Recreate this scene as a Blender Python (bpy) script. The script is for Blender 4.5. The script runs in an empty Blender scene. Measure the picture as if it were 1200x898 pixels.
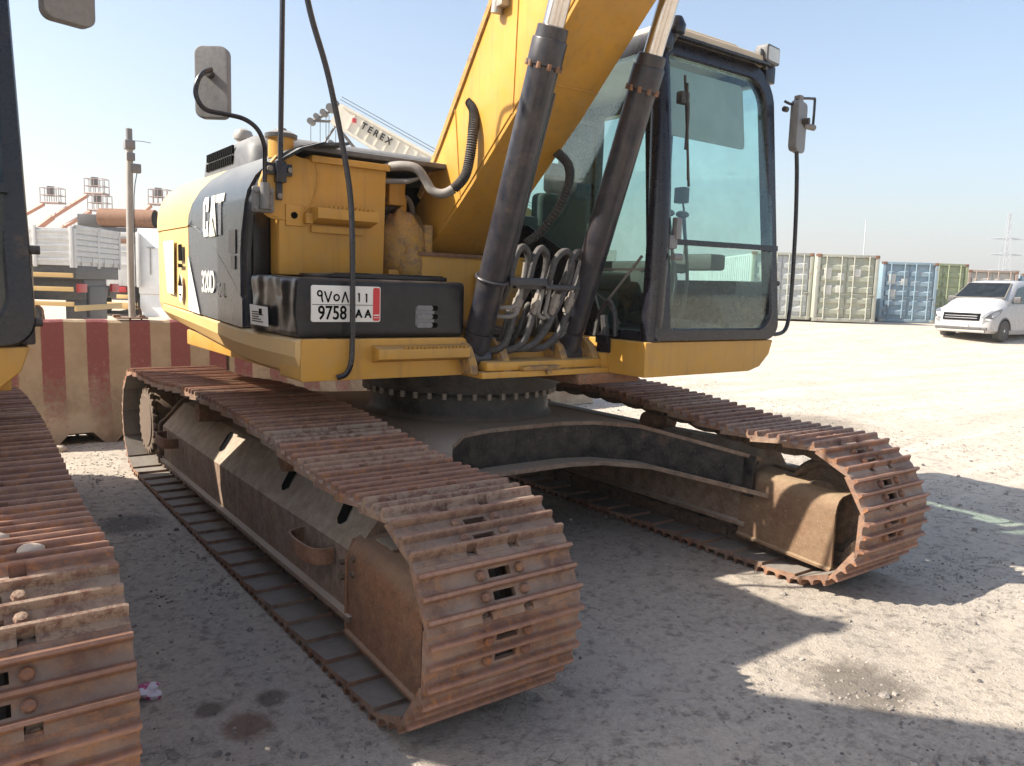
import bpy, bmesh, math, random
from mathutils import Vector, Matrix, noise
random.seed(7)
SC = bpy.context.scene
COL = SC.collection
PI = math.pi
V = Vector

# ------------------------------------------------------------------ mesh helpers
class B:
    def __init__(s): s.bm = bmesh.new()
    def _add(s, t):
        me = bpy.data.meshes.new('tmp'); t.to_mesh(me); t.free(); s.bm.from_mesh(me); bpy.data.meshes.remove(me); return s
    def _bev(s, t, bev, seg, ang=30):
        if bev > 0:
            es = [e for e in t.edges if len(e.link_faces) == 2 and e.calc_face_angle(0) > math.radians(ang)]
            bmesh.ops.bevel(t, geom=es, offset=bev, segments=seg, profile=.6, affect='EDGES', clamp_overlap=True)
    def box(s, a, b, bev=0, seg=2, M=None):
        t = bmesh.new(); bmesh.ops.create_cube(t, size=1)
        c = (V(a)+V(b))/2; d = V(b)-V(a)
        for v in t.verts: v.co = V((v.co.x*d.x, v.co.y*d.y, v.co.z*d.z)) + c
        s._bev(t, bev, seg)
        if M is not None: t.transform(M)
        return s._add(t)
    def prism(s, pts, ax, a, b, bev=0, seg=2, M=None, f=None):
        t = bmesh.new()
        def P(p, q):
            return {'x': (q, p[0], p[1]), 'y': (p[0], q, p[1]), 'z': (p[0], p[1], q)}[ax]
        lo = [t.verts.new(P(p, a)) for p in pts]; hi = [t.verts.new(P(p, b)) for p in pts]
        n = len(pts)
        t.faces.new(lo); t.faces.new(hi[::-1])
        for i in range(n): t.faces.new((lo[i], hi[i], hi[(i+1) % n], lo[(i+1) % n]))
        bmesh.ops.recalc_face_normals(t, faces=t.faces)
        s._bev(t, bev, seg, 40)
        if f:
            for v in t.verts: v.co = V(f(v.co))
        if M is not None: t.transform(M)
        return s._add(t)
    def rings(s, R, closed=True, cap=True):
        t = bmesh.new()
        vs = [[t.verts.new(p) for p in r] for r in R]
        n = len(vs[0])
        for i in range(len(vs)-1):
            for j in range(n if closed else n-1):
                k = (j+1) % n
                t.faces.new((vs[i][j], vs[i][k], vs[i+1][k], vs[i+1][j]))
        if cap and closed:
            t.faces.new(vs[0][::-1]); t.faces.new(vs[-1])
        bmesh.ops.recalc_face_normals(t, faces=t.faces)
        return s._add(t)
    def tube(s, pts, r, n=10, smooth=0, corr=0):
        pts = [V(p) for p in pts]
        if smooth:
            if isinstance(r, (list, tuple)):
                n0 = len(r); L0 = (n0-1)*smooth+1
                r = [r[min(n0-2, k//smooth)]*(1-(k-min(n0-2, k//smooth)*smooth)/smooth)+r[min(n0-2, k//smooth)+1]*((k-min(n0-2, k//smooth)*smooth)/smooth) for k in range(L0)]
            pts = catmull(pts, smooth)
        L = len(pts); R = []
        tan = [(pts[min(i+1, L-1)]-pts[max(i-1, 0)]).normalized() for i in range(L)]
        up = V((0, 0, 1)) if abs(tan[0].z) < .9 else V((1, 0, 0))
        u = tan[0].cross(up).normalized()
        for i in range(L):
            u = (u - tan[i]*u.dot(tan[i])).normalized(); w = tan[i].cross(u)
            rr = r[i] if isinstance(r, (list, tuple)) else r
            if corr: rr = rr*(1+corr*(1 if i % 2 else -1))
            R.append([pts[i]+(u*math.cos(a)+w*math.sin(a))*rr for a in [2*PI*k/n for k in range(n)]])
        return s.rings(R)
    def cyl(s, a, b, r, n=20, r2=None):
        return s.tube([a, b], [r, r if r2 is None else r2], n)
    def lathe(s, prof, c=(0, 0, 0), ax='z', n=32):
        R = []
        for (r, h) in prof:
            ring = []
            for k in range(n):
                a = 2*PI*k/n; p, q = r*math.cos(a), r*math.sin(a)
                ring.append(V(c)+V({'z': (p, q, h), 'x': (h, p, q), 'y': (p, h, q)}[ax]))
            R.append(ring)
        return s.rings(R)
    def sphere(s, c, r, sc=(1, 1, 1), u=12, v=8, jit=0):
        t = bmesh.new(); bmesh.ops.create_uvsphere(t, u_segments=u, v_segments=v, radius=r)
        for q in t.verts:
            k = 1+jit*noise.noise(q.co*3/r+V(c)*7)
            q.co = V((q.co.x*sc[0]*k, q.co.y*sc[1]*k, q.co.z*sc[2]*k))+V(c)
        return s._add(t)
    def ico(s, c, r, sub=1, sc=(1, 1, 1), jit=.3):
        t = bmesh.new(); bmesh.ops.create_icosphere(t, subdivisions=sub, radius=r)
        for q in t.verts:
            k = 1+jit*(random.random()-.5)
            q.co = V((q.co.x*sc[0]*k, q.co.y*sc[1]*k, q.co.z*sc[2]*k))+V(c)
        return s._add(t)
    def quad(s, *p):
        t = bmesh.new(); t.faces.new([t.verts.new(q) for q in p]); return s._add(t)

def catmull(P, k):
    out = []
    for i in range(len(P)-1):
        p0 = P[max(i-1, 0)]; p1 = P[i]; p2 = P[i+1]; p3 = P[min(i+2, len(P)-1)]
        for j in range(k):
            t = j/k
            out.append(.5*((2*p1)+(p2-p0)*t+(2*p0-5*p1+4*p2-p3)*t*t+(3*p1-p0-3*p2+p3)*t**3))
    out.append(P[-1]); return out

def obj(name, b, m, parent=None, smooth=35):
    me = bpy.data.meshes.new(name)
    b.bm.normal_update(); b.bm.to_mesh(me); b.bm.free()
    if smooth:
        me.shade_smooth(); me.set_sharp_from_angle(angle=math.radians(smooth))
    me.materials.append(m)
    o = bpy.data.objects.new(name, me); COL.objects.link(o)
    if parent: o.parent = parent
    return o
def tag(o, label, cat, group=None):
    o['label'] = label; o['category'] = cat
    if group: o['group'] = group
    return o
def thing(name, label, cat, loc=(0, 0, 0), rz=0, group=None):
    o = bpy.data.objects.new(name, None); COL.objects.link(o); o.empty_display_size = .2
    o.location = loc; o.rotation_euler = (0, 0, rz)
    return tag(o, label, cat, group)
def rrect(x0, x1, y0, y1, r, n=5):
    if not isinstance(r, (list, tuple)): r = [r]*4
    P = []
    for (cx, cy, a, rr) in ((x0+r[0], y0+r[0], PI, r[0]), (x1-r[1], y0+r[1], 1.5*PI, r[1]), (x1-r[2], y1-r[2], 0, r[2]), (x0+r[3], y1-r[3], .5*PI, r[3])):
        for k in range(n+1):
            t = a+PI/2*k/n; P.append((cx+rr*math.cos(t), cy+rr*math.sin(t)))
    return P
def text_mesh(txt, size, bold=0, sx=1, shear=0, depth=.001):
    c = bpy.data.curves.new('t', 'FONT'); c.body = txt; c.size = size; c.offset = bold; c.extrude = depth; c.shear = shear
    c.align_x = 'CENTER'; c.align_y = 'CENTER'; c.resolution_u = 4
    o = bpy.data.objects.new('t', c); COL.objects.link(o)
    dg = bpy.context.evaluated_depsgraph_get()
    me = bpy.data.meshes.new_from_object(o.evaluated_get(dg))
    bpy.data.objects.remove(o)
    for v in me.vertices: v.co.x *= sx
    return me
def place_text(b, txt, size, M, bold=0, sx=1, shear=0, depth=.001):
    me = text_mesh(txt, size, bold, sx, shear, depth); me.transform(M); b.bm.from_mesh(me); bpy.data.meshes.remove(me)
def frame(o, ex, ey):           # local x -> ex, local y -> ey
    ex = V(ex).normalized(); ey = V(ey).normalized(); ez = ex.cross(ey)
    return Matrix(((ex.x, ey.x, ez.x, o[0]), (ex.y, ey.y, ez.y, o[1]), (ex.z, ey.z, ez.z, o[2]), (0, 0, 0, 1)))

# ------------------------------------------------------------------ materials
def newmat(name):
    m = bpy.data.materials.new(name); m.use_nodes = True
    nt = m.node_tree; nt.nodes.clear()
    out = nt.nodes.new('ShaderNodeOutputMaterial'); p = nt.nodes.new('ShaderNodeBsdfPrincipled')
    nt.links.new(p.outputs[0], out.inputs[0])
    return m, nt, p, out
def N(nt, t, **k):
    n = nt.nodes.new(t)
    for a, b in k.items():
        if a.startswith('i_'): n.inputs[a[2:].replace('_', ' ')].default_value = b
        else: setattr(n, a, b)
    return n
def ramp(nt, src, a, b, lo=0, hi=1):
    n = N(nt, 'ShaderNodeMapRange'); n.inputs[1].default_value = a; n.inputs[2].default_value = b
    n.inputs[3].default_value = lo; n.inputs[4].default_value = hi; n.clamp = True
    nt.links.new(src, n.inputs[0]); return n.outputs[0]
def mixc(nt, f, a, b):
    n = N(nt, 'ShaderNodeMix', data_type='RGBA')
    for s, v in ((0, f), (6, a), (7, b)):
        if hasattr(v, 'is_linked') or isinstance(v, bpy.types.NodeSocket): nt.links.new(v, n.inputs[s])
        elif s == 0: n.inputs[0].default_value = v
        else: n.inputs[s].default_value = (*v[:3], 1)
    return n.outputs[2]
def math_(nt, op, a, b=None):
    n = N(nt, 'ShaderNodeMath', operation=op)
    for i, v in enumerate((a, b)):
        if v is None: continue
        if isinstance(v, bpy.types.NodeSocket): nt.links.new(v, n.inputs[i])
        else: n.inputs[i].default_value = v
    return n.outputs[0]
def tex(nt, co, kind, scale, detail=6, rough=.6, **k):
    if kind == 'noise':
        n = N(nt, 'ShaderNodeTexNoise'); n.inputs['Detail'].default_value = detail; n.inputs['Roughness'].default_value = rough
    else:
        n = N(nt, 'ShaderNodeTexVoronoi', **k)
    n.inputs['Scale'].default_value = scale
    nt.links.new(co, n.inputs['Vector']); return n.outputs[0]
def surf(name, base, rough=.5, metal=0, var=.12, dust=None, damt=.3, up=.5, rust=None, ramt=0, scale=3, bump=.1, bscale=60, spec=.5, streak=0, scr=None, samt=0, speck=0):
    m, nt, p, out = newmat(name)
    tc = N(nt, 'ShaderNodeTexCoord'); co = tc.outputs['Object']
    oi = N(nt, 'ShaderNodeObjectInfo')
    off = N(nt, 'ShaderNodeVectorMath', operation='SCALE'); 
    cb = N(nt, 'ShaderNodeCombineXYZ')
    nt.links.new(oi.outputs['Random'], cb.inputs[0]); nt.links.new(oi.outputs['Random'], cb.inputs[1])
    nt.links.new(cb.outputs[0], off.inputs[0]); off.inputs['Scale'].default_value = 37
    ad = N(nt, 'ShaderNodeVectorMath', operation='ADD'); nt.links.new(co, ad.inputs[0]); nt.links.new(off.outputs[0], ad.inputs[1])
    co = ad.outputs[0]
    n1 = tex(nt, co, 'noise', scale, 8, .62)
    n2 = tex(nt, co, 'noise', scale*5.3, 8, .7)
    n3 = tex(nt, co, 'noise', bscale, 4, .7)
    c = mixc(nt, ramp(nt, n1, .3, .7), tuple(x*(1-var) for x in base), tuple(min(1, x*(1+var)) for x in base))
    rv = rough
    ro = None
    if streak:
        mp = N(nt, 'ShaderNodeMapping'); mp.inputs['Scale'].default_value = (14, 14, 1.2); nt.links.new(co, mp.inputs[0])
        st = tex(nt, mp.outputs[0], 'noise', 1.6, 6, .6)
        c = mixc(nt, ramp(nt, st, .52, .72, 0, streak), c, rust or (.1, .06, .04))
    if rust and ramt > 0:
        f = ramp(nt, math_(nt, 'ADD', math_(nt, 'MULTIPLY', n1, .5), math_(nt, 'MULTIPLY', n2, .5)), .62-.25*ramt, .70-.18*ramt)
        c = mixc(nt, f, c, mixc(nt, n3, tuple(x*.6 for x in rust), tuple(x*1.3 for x in rust)))
    if scr and samt > 0:
        v = tex(nt, co, 'noise', scale*9, 10, .8)
        c = mixc(nt, ramp(nt, v, .70-.1*samt, .73-.08*samt), c, scr)
    if speck:
        v1 = tex(nt, co, 'noise', 55, 6, .8); v2 = tex(nt, co, 'noise', 90, 4, .8)
        c = mixc(nt, ramp(nt, v1, .53, .62, 0, speck), c, tuple(x*.35 for x in base))
        c = mixc(nt, ramp(nt, v2, .58, .66, 0, speck*.8), c, (.42, .33, .25))
    if dust:
        geo = N(nt, 'ShaderNodeNewGeometry'); sx = N(nt, 'ShaderNodeSeparateXYZ'); nt.links.new(geo.outputs['Normal'], sx.inputs[0])
        upm = ramp(nt, sx.outputs['Z'], .2, 1, 0, up)
        f = math_(nt, 'ADD', ramp(nt, n2, .35, .75, 0, damt), math_(nt, 'MULTIPLY', upm, ramp(nt, n1, .25, .6, .5, 1)))
        f = math_(nt, 'MINIMUM', f, .95)
        c = mixc(nt, f, c, dust)
        ro = math_(nt, 'ADD', math_(nt, 'MULTIPLY', f, .95-rough), rough)
    nt.links.new(c, p.inputs['Base Color'])
    if ro: nt.links.new(ro, p.inputs['Roughness'])
    else: p.inputs['Roughness'].default_value = rough
    p.inputs['Metallic'].default_value = metal
    p.inputs['Specular IOR Level'].default_value = spec
    if bump:
        bn = N(nt, 'ShaderNodeBump'); bn.inputs['Strength'].default_value = bump; bn.inputs['Distance'].default_value = .01
        nt.links.new(math_(nt, 'ADD', n3, math_(nt, 'MULTIPLY', n2, 1.5)), bn.inputs['Height']); nt.links.new(bn.outputs[0], p.inputs['Normal'])
    return m
DUST = (.46, .38, .29)
M = {}
M['yellow'] = surf('yellow_paint', (.56, .285, .035), .42, dust=(.42, .31, .18), damt=.30, up=.45, var=.14, scale=2.2, bump=.05, rust=(.20, .11, .05), ramt=.0, streak=.32, scr=(.20, .12, .06), samt=.5)
M['faded'] = surf('faded_yellow_paint', (.70, .44, .15), .45, dust=(.60, .50, .36), damt=.30, up=.3, var=.06, scale=2, bump=.02)
M['muddy'] = surf('mud_caked_yellow_paint', speck=.6, base=(.50, .27, .05), rough=.7, dust=(.30, .21, .14), damt=.75, up=.3, rust=(.12, .06, .035), ramt=.45, scale=5, bump=.5, bscale=40)
M['grey'] = surf('dark_grey_paint', (.040, .047, .058), .24, dust=(.38, .37, .34), damt=.08, up=.6, scale=2.5, bump=.01)
M['hood'] = surf('hood_grey_paint', (.07, .072, .078), .45, dust=(.45, .43, .39), damt=.25, up=.55, scale=2.5, bump=.03)
M['black'] = surf('black_plastic', (.014, .0135, .015), .30, dust=(.20, .17, .15), damt=.10, up=.25, scale=3, bump=.06, scr=(.42, .38, .33), samt=.34, spec=.35)
M['cabblack'] = surf('cab_black_paint', (.009, .010, .017), .26, dust=(.20, .155, .12), damt=.07, up=.2, scale=4, bump=.04, scr=(.35, .30, .25), samt=.2, rust=(.10, .06, .035), ramt=.1)
M['frame_black'] = surf('worn_black_paint', (.010, .010, .012), .34, spec=.35, speck=.3, dust=(.27, .22, .17), damt=.28, up=.9, scale=2.2, bump=.12, scr=(.42, .37, .31), samt=.25, rust=(.12, .06, .03), ramt=.15)
M['cyl'] = surf('cylinder_dark_paint', (.012, .015, .026), .30, dust=(.24, .20, .165), damt=.22, up=.2, rust=(.09, .055, .035), ramt=.1, scale=2.2, bump=.03, scr=(.48, .44, .38), samt=.30, streak=.35, spec=.5, speck=.12)
M['rubber'] = surf('black_rubber', (.02, .02, .021), .65, dust=(.33, .29, .24), damt=.3, up=.4, scale=6, bump=.08)
M['hose'] = surf('grey_hose_rubber', (.022, .022, .024), .45, dust=(.24, .21, .18), damt=.35, up=.4, scale=8, bump=.1)
M['pipe'] = surf('grey_plastic_duct', (.19, .175, .16), .6, dust=(.38, .33, .27), damt=.4, up=.4, scale=8, bump=.1)
M['steel'] = surf('chrome_rod', (.62, .60, .58), .16, metal=1, var=.1, dust=(.25, .14, .07), damt=.2, up=.0, scale=8, bump=.0)
M['fitting'] = surf('dusty_fitting', (.24, .21, .18), .6, metal=.2, dust=DUST, damt=.4, scale=12, bump=.2)
M['rustplate'] = surf('rusty_guard_plate', speck=.6, base=(.17, .08, .043), rough=.7, var=.35, dust=(.36, .26, .18), damt=.4, up=.6, rust=(.26, .10, .035), ramt=.6, scale=3, bump=.25, bscale=90, streak=.5)
M['frame'] = surf('dusty_frame_paint', speck=.6, base=(.16, .105, .07), rough=.75, var=.4, dust=(.42, .345, .265), damt=.75, up=.95, rust=(.19, .085, .042), ramt=.75, scale=3, bump=.2, bscale=70, streak=.4)
M['farguard'] = surf('sandy_guard_plate', speck=.6, base=(.19, .11, .058), rough=.75, dust=(.34, .25, .155), damt=.6, up=.6, rust=(.15, .06, .03), ramt=.75, scale=4, bump=.25, bscale=90)
M['chain'] = surf('greasy_link_steel', speck=.6, base=(.10, .065, .045), rough=.65, metal=.2, dust=(.34, .27, .2), damt=.5, up=.5, rust=(.16, .07, .03), ramt=.5, scale=7, bump=.35)
M['disc'] = surf('muddy_sprocket_cover', speck=.6, base=(.13, .09, .065), rough=.85, dust=(.21, .155, .11), damt=.6, scale=6, bump=.4)
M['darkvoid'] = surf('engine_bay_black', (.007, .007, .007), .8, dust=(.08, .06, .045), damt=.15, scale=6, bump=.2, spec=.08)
M['cream'] = surf('cream_roof_paint', (.62, .52, .37), .55, dust=(.6, .5, .38), damt=.4, up=.6, scale=4, bump=.1)
M['white'] = surf('white_paint', (.78, .78, .76), .4, dust=(.5, .45, .38), damt=.12, up=.1, scale=2, bump=.02)
M['sticker'] = surf('white_sticker', (.78, .76, .70), .5, var=.05, bump=0)
M['cover'] = surf('off_white_label_panel', (.84, .77, .52), .5, var=.04, bump=0)
M['red'] = surf('red_plate_strip', (.60, .03, .035), .35, bump=0, var=.05)
M['ink'] = surf('black_ink', (.006, .006, .006), .9, bump=0, spec=.05)
M['seat'] = surf('seat_fabric', (.055, .06, .058), .85, scale=10, bump=.3, bscale=200)
M['inter'] = surf('interior_plastic', (.07, .065, .06), .6, scale=4, bump=.1)
M['interl'] = surf('interior_light_trim', (.42, .42, .39), .6, scale=4, bump=.05)
M['lamp'] = surf('lamp_lens', (.55, .55, .50), .15, bump=.2, bscale=120, spec=.8)
M['bulbred'] = surf('red_tail_lens', (.45, .03, .03), .3, bump=0)
M['mirror_back'] = surf('mirror_shell', (.17, .17, .17), .45, dust=(.36, .34, .32), damt=.4, up=.2, scale=9, bump=.1)
M['galv'] = surf('galvanised_steel', (.36, .34, .31), .5, metal=.4, dust=(.4, .35, .28), damt=.3, scale=6, bump=.1)
M['bed'] = surf('grey_white_steel_dropside', (.62, .62, .60), .55, dust=(.42, .36, .28), damt=.35, up=.3, scale=1.2, bump=.03, streak=.15, rust=(.2, .1, .05))
M['conc'] = surf('bare_concrete', (.42, .36, .28), .9, scale=3, bump=.4)
M['pipe_rust'] = surf('rusty_pipe', (.24, .12, .065), .8, rust=(.16, .07, .035), ramt=.5, scale=1.5, bump=.2, bscale=20)
M['orange'] = surf('faded_orange_paint', (.42, .16, .09), .55, dust=(.5, .45, .38), damt=.3, scale=1.5, bump=0)
M['crane'] = surf('cream_crane_paint', (.68, .63, .52), .5, dust=(.5, .45, .36), damt=.25, scale=1, bump=0)
M['tyre'] = surf('tyre_rubber', (.025, .025, .026), .8, dust=(.3, .26, .2), damt=.4, scale=5, bump=.2)
M['rim'] = surf('alloy_rim', (.5, .5, .52), .3, metal=.7, bump=0)
M['vanwhite'] = surf('white_van_paint', (.40, .40, .405), .22, var=.02, dust=(.55, .47, .38), damt=.12, up=0, scale=1, bump=0, spec=.6)
M['vanlamp'] = surf('headlight_lens', (.16, .17, .18), .1, bump=.2, bscale=60, spec=.9)
M['vandark'] = surf('dark_van_trim', (.06, .06, .065), .4, bump=0, dust=(.3, .26, .2), damt=.3)
M['pylon'] = surf('pylon_steel', (.40, .42, .44), .6, bump=0)
M['rock'] = surf('pale_stone', (.52, .43, .34), .9, scale=14, bump=.3)
M['fence'] = surf('wire_basket_paint', (.32, .22, .19), .5, bump=0)

def grouser_mat():
    m, nt, p, out = newmat('worn_rusty_track_steel')
    tc = N(nt, 'ShaderNodeTexCoord'); oi = N(nt, 'ShaderNodeObjectInfo')
    cb = N(nt, 'ShaderNodeCombineXYZ'); s = math_(nt, 'MULTIPLY', oi.outputs['Random'], 53.)
    nt.links.new(s, cb.inputs[0]); nt.links.new(s, cb.inputs[1])
    ad = N(nt, 'ShaderNodeVectorMath', operation='ADD'); nt.links.new(tc.outputs['Object'], ad.inputs[0]); nt.links.new(cb.outputs[0], ad.inputs[1])
    co = ad.outputs[0]
    sep = N(nt, 'ShaderNodeSeparateXYZ'); nt.links.new(tc.outputs['Object'], sep.inputs[0])
    n1 = tex(nt, co, 'noise', 5, 8, .65); n2 = tex(nt, co, 'noise', 26, 8, .75); n3 = tex(nt, co, 'noise', 140, 4, .7)
    c = mixc(nt, ramp(nt, n1, .35, .65), (.17, .078, .050), (.29, .155, .105))
    c = mixc(nt, ramp(nt, n2, .49, .62), c, (.40, .165, .055))
    c = mixc(nt, ramp(nt, n3, .55, .75, 0, .5), c, (.09, .045, .035))
    hi = ramp(nt, sep.outputs['Z'], .030, .040)
    edge = math_(nt, 'MULTIPLY', hi, ramp(nt, n2, .3, .6, .35, .9))
    c = mixc(nt, edge, c, (.40, .22, .15))
    geo = N(nt, 'ShaderNodeNewGeometry'); sx = N(nt, 'ShaderNodeSeparateXYZ'); nt.links.new(geo.outputs['Normal'], sx.inputs[0])
    low = ramp(nt, sep.outputs['Z'], .012, .026, 1, 0)
    dm = math_(nt, 'MULTIPLY', low, ramp(nt, n1, .40, .62, .2, .9))
    dm = math_(nt, 'MULTIPLY', dm, ramp(nt, sx.outputs['Z'], -.2, .9, .35, 1))
    c = mixc(nt, dm, c, (.44, .35, .27))
    # shoes lying on the ground show their dusty underside
    under = ramp(nt, sx.outputs['Z'], .5, .9)
    un2 = math_(nt, 'MULTIPLY', under, ramp(nt, sep.outputs['Z'], -.001, -.004))
    rnd = math_(nt, 'FRACT', math_(nt, 'MULTIPLY', oi.outputs['Random'], 17.3))
    c = mixc(nt, ramp(nt, rnd, .5, 1, 0, .45), c, (.09, .05, .036))
    c = mixc(nt, math_(nt, 'MULTIPLY', ramp(nt, oi.outputs['Random'], .62, 1, 0, .8), ramp(nt, n2, .42, .55)), c, (.37, .28, .20))
    nt.links.new(c, p.inputs['Base Color'])
    p.inputs['Metallic'].default_value = .25
    rr = math_(nt, 'SUBTRACT', .72, math_(nt, 'MULTIPLY', edge, .3)); nt.links.new(rr, p.inputs['Roughness'])
    bn = N(nt, 'ShaderNodeBump'); bn.inputs['Strength'].default_value = .4; bn.inputs['Distance'].default_value = .006
    nt.links.new(math_(nt, 'ADD', n3, math_(nt, 'MULTIPLY', n2, 2)), bn.inputs['Height']); nt.links.new(bn.outputs[0], p.inputs['Normal'])
    return m
M['shoe'] = grouser_mat()

M['shoedust'] = surf('dust_on_shoe_inner_face', (.17, .15, .13), .9, var=.15, dust=(.30, .26, .22), damt=.6, up=.3, rust=(.15, .08, .045), ramt=.25, scale=4, bump=.25)
def glass(name, tint, refl=.9):
    m, nt, p, out = newmat(name); nt.nodes.remove(p)
    t = N(nt, 'ShaderNodeBsdfTransparent'); t.inputs[0].default_value = (*tint, 1)
    g = N(nt, 'ShaderNodeBsdfGlossy'); g.inputs['Roughness'].default_value = .02; g.inputs[0].default_value = (.9, .95, .93, 1)
    d = N(nt, 'ShaderNodeBsdfDiffuse'); d.inputs[0].default_value = (.30, .32, .30, 1)
    fr = N(nt, 'ShaderNodeLayerWeight'); fr.inputs[0].default_value = .5
    f5 = math_(nt, 'POWER', fr.outputs['Facing'], 4.)
    mx = N(nt, 'ShaderNodeMixShader'); nt.links.new(math_(nt, 'ADD', math_(nt, 'MULTIPLY', f5, .75*refl), .045), mx.inputs[0])
    nt.links.new(t.outputs[0], mx.inputs[1]); nt.links.new(g.outputs[0], mx.inputs[2])
    tc = N(nt, 'ShaderNodeTexCoord'); n = tex(nt, tc.outputs['Object'], 'noise', 4, 8, .7)
    m2 = N(nt, 'ShaderNodeMixShader'); nt.links.new(ramp(nt, n, .4, .75, .01, .07), m2.inputs[0])
    nt.links.new(mx.outputs[0], m2.inputs[1]); nt.links.new(d.outputs[0], m2.inputs[2])
    nt.links.new(m2.outputs[0], out.inputs[0]); return m
M['glass'] = glass('green_tinted_glass', (.855, .95, .93))
M['vanglass'] = glass('dark_tinted_glass', (.25, .30, .32), 1.2)
m, nt, p, out = newmat('mirror_glass'); p.inputs['Metallic'].default_value = 1; p.inputs['Roughness'].default_value = .05; p.inputs['Base Color'].default_value = (.8, .8, .8, 1); M['mirror'] = m

# ------------------------------------------------------------------ excavator
G = 1.19
def track_path():
    top = [(2.15, .765), (1.4, .76), (.8, .80), (.4, .812), (-.1, .812), (-.5, .795), (-.9, .762), (-1.2, .73), (-1.5, .712), (-1.84, .726)]
    P = [V((0, y, .040)) for y in [-1.84+3.99*i/40 for i in range(41)]]
    for k in range(1, 24):
        a = -PI/2+PI*k/24; P.append(V((0, 2.15+.363*math.cos(a), .403+.363*math.sin(a))))
    P += catmull([V((0, y, z)) for y, z in top], 6)
    for k in range(1, 24):
        a = PI/2+PI*k/24; P.append(V((0, -1.84+.343*math.cos(a), .383+.343*math.sin(a))))
    P.append(P[0].copy()); return P
def resample(P, n):
    d = [0]
    for a, b in zip(P, P[1:]): d.append(d[-1]+(b-a).length)
    out = []; j = 0
    for i in range(n+1):
        s = d[-1]*i/n
        while j < len(d)-2 and d[j+1] < s: j += 1
        t = (s-d[j])/max(1e-9, d[j+1]-d[j]); out.append(P[j].lerp(P[j+1], t))
    return out
NS = 51
TP = resample(track_path(), NS)

def shoe_mesh():
    # local: x across, y along the chain, z outward
    t = bmesh.new()
    prof = [(-.097, 0), (-.090, .010), (-.076, .012), (-.070, .040), (-.0685, .042), (-.0605, .042), (-.059, .040), (-.053, .015), (-.046, .011),
            (-.020, .011), (-.012, .015), (-.0055, .036), (-.004, .038), (.004, .038), (.0055, .036), (.012, .015), (.020, .011),
            (.046, .011), (.053, .015), (.059, .040), (.0605, .042), (.0685, .042), (.070, .040), (.077, .012), (.098, .009), (.1, .001)]
    prof = [(a*1.075, z) for a, z in prof]
    xs = [-.298, -.288, -.100, -.062, -.042, .042, .062, .100, .288, .298]
    nx = len(xs)
    def zz(i, j):
        z = prof[i][1]
        if j in (0, nx-1) and z > .02: z = .017+(z-.017)*.90
        return z
    T = [[t.verts.new((xs[j], prof[i][0], zz(i, j))) for j in range(nx)] for i in range(len(prof))]
    Bm = [[t.verts.new((xs[j], prof[i][0], -.001-.018*(.108-prof[i][0])/.21)) for j in range(nx)] for i in range(len(prof))]
    hole = set()
    for i in range(len(prof)-1):
        y = (prof[i][0]+prof[i+1][0])/2
        if (-.046 < y < -.018) or (.018 < y < .046): hole.add((i, 4))
        if y > .079: hole.add((i, 2)); hole.add((i, 6))
    # cut-outs at the overlapping edge for the links
    for i in range(len(prof)-1):
        for j in range(nx-1):
            if (i, j) in hole: continue
            t.faces.new((T[i][j], T[i][j+1], T[i+1][j+1], T[i+1][j]))
            t.faces.new((Bm[i][j], Bm[i+1][j], Bm[i+1][j+1], Bm[i][j+1]))
    t.edges.ensure_lookup_table()
    # stitch open borders of top to bottom
    tb = {T[i][j]: Bm[i][j] for i in range(len(prof)) for j in range(nx)}
    for e in [e for e in t.edges if len(e.link_faces) == 1 and e.verts[0] in tb and e.verts[1] in tb]:
        a, b = e.verts
        try: t.faces.new((a, b, tb[b], tb[a]))
        except ValueError: pass
    for v in [v for v in t.verts if not v.link_faces]: t.verts.remove(v)
    bmesh.ops.recalc_face_normals(t, faces=t.faces)
    t.faces.ensure_lookup_table()
    for f_ in t.faces:
        if f_.normal.z < -.8: f_.material_index = 1
    b = B(); b._add(t)
    for x in (-.076, .076):
        for y in (-.034, .034):
            b.lathe([(.018, .008), (.018, .022), (.013, .029), (.002, .031)], (x, y, 0), 'z', 8)
    me = bpy.data.meshes.new('track_shoe'); b.bm.to_mesh(me); b.bm.free(); me.shade_smooth(); me.set_sharp_from_angle(angle=math.radians(32))
    me.materials.append(M['shoe']); me.materials.append(M['shoedust']); return me
SHOE = shoe_mesh()

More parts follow.
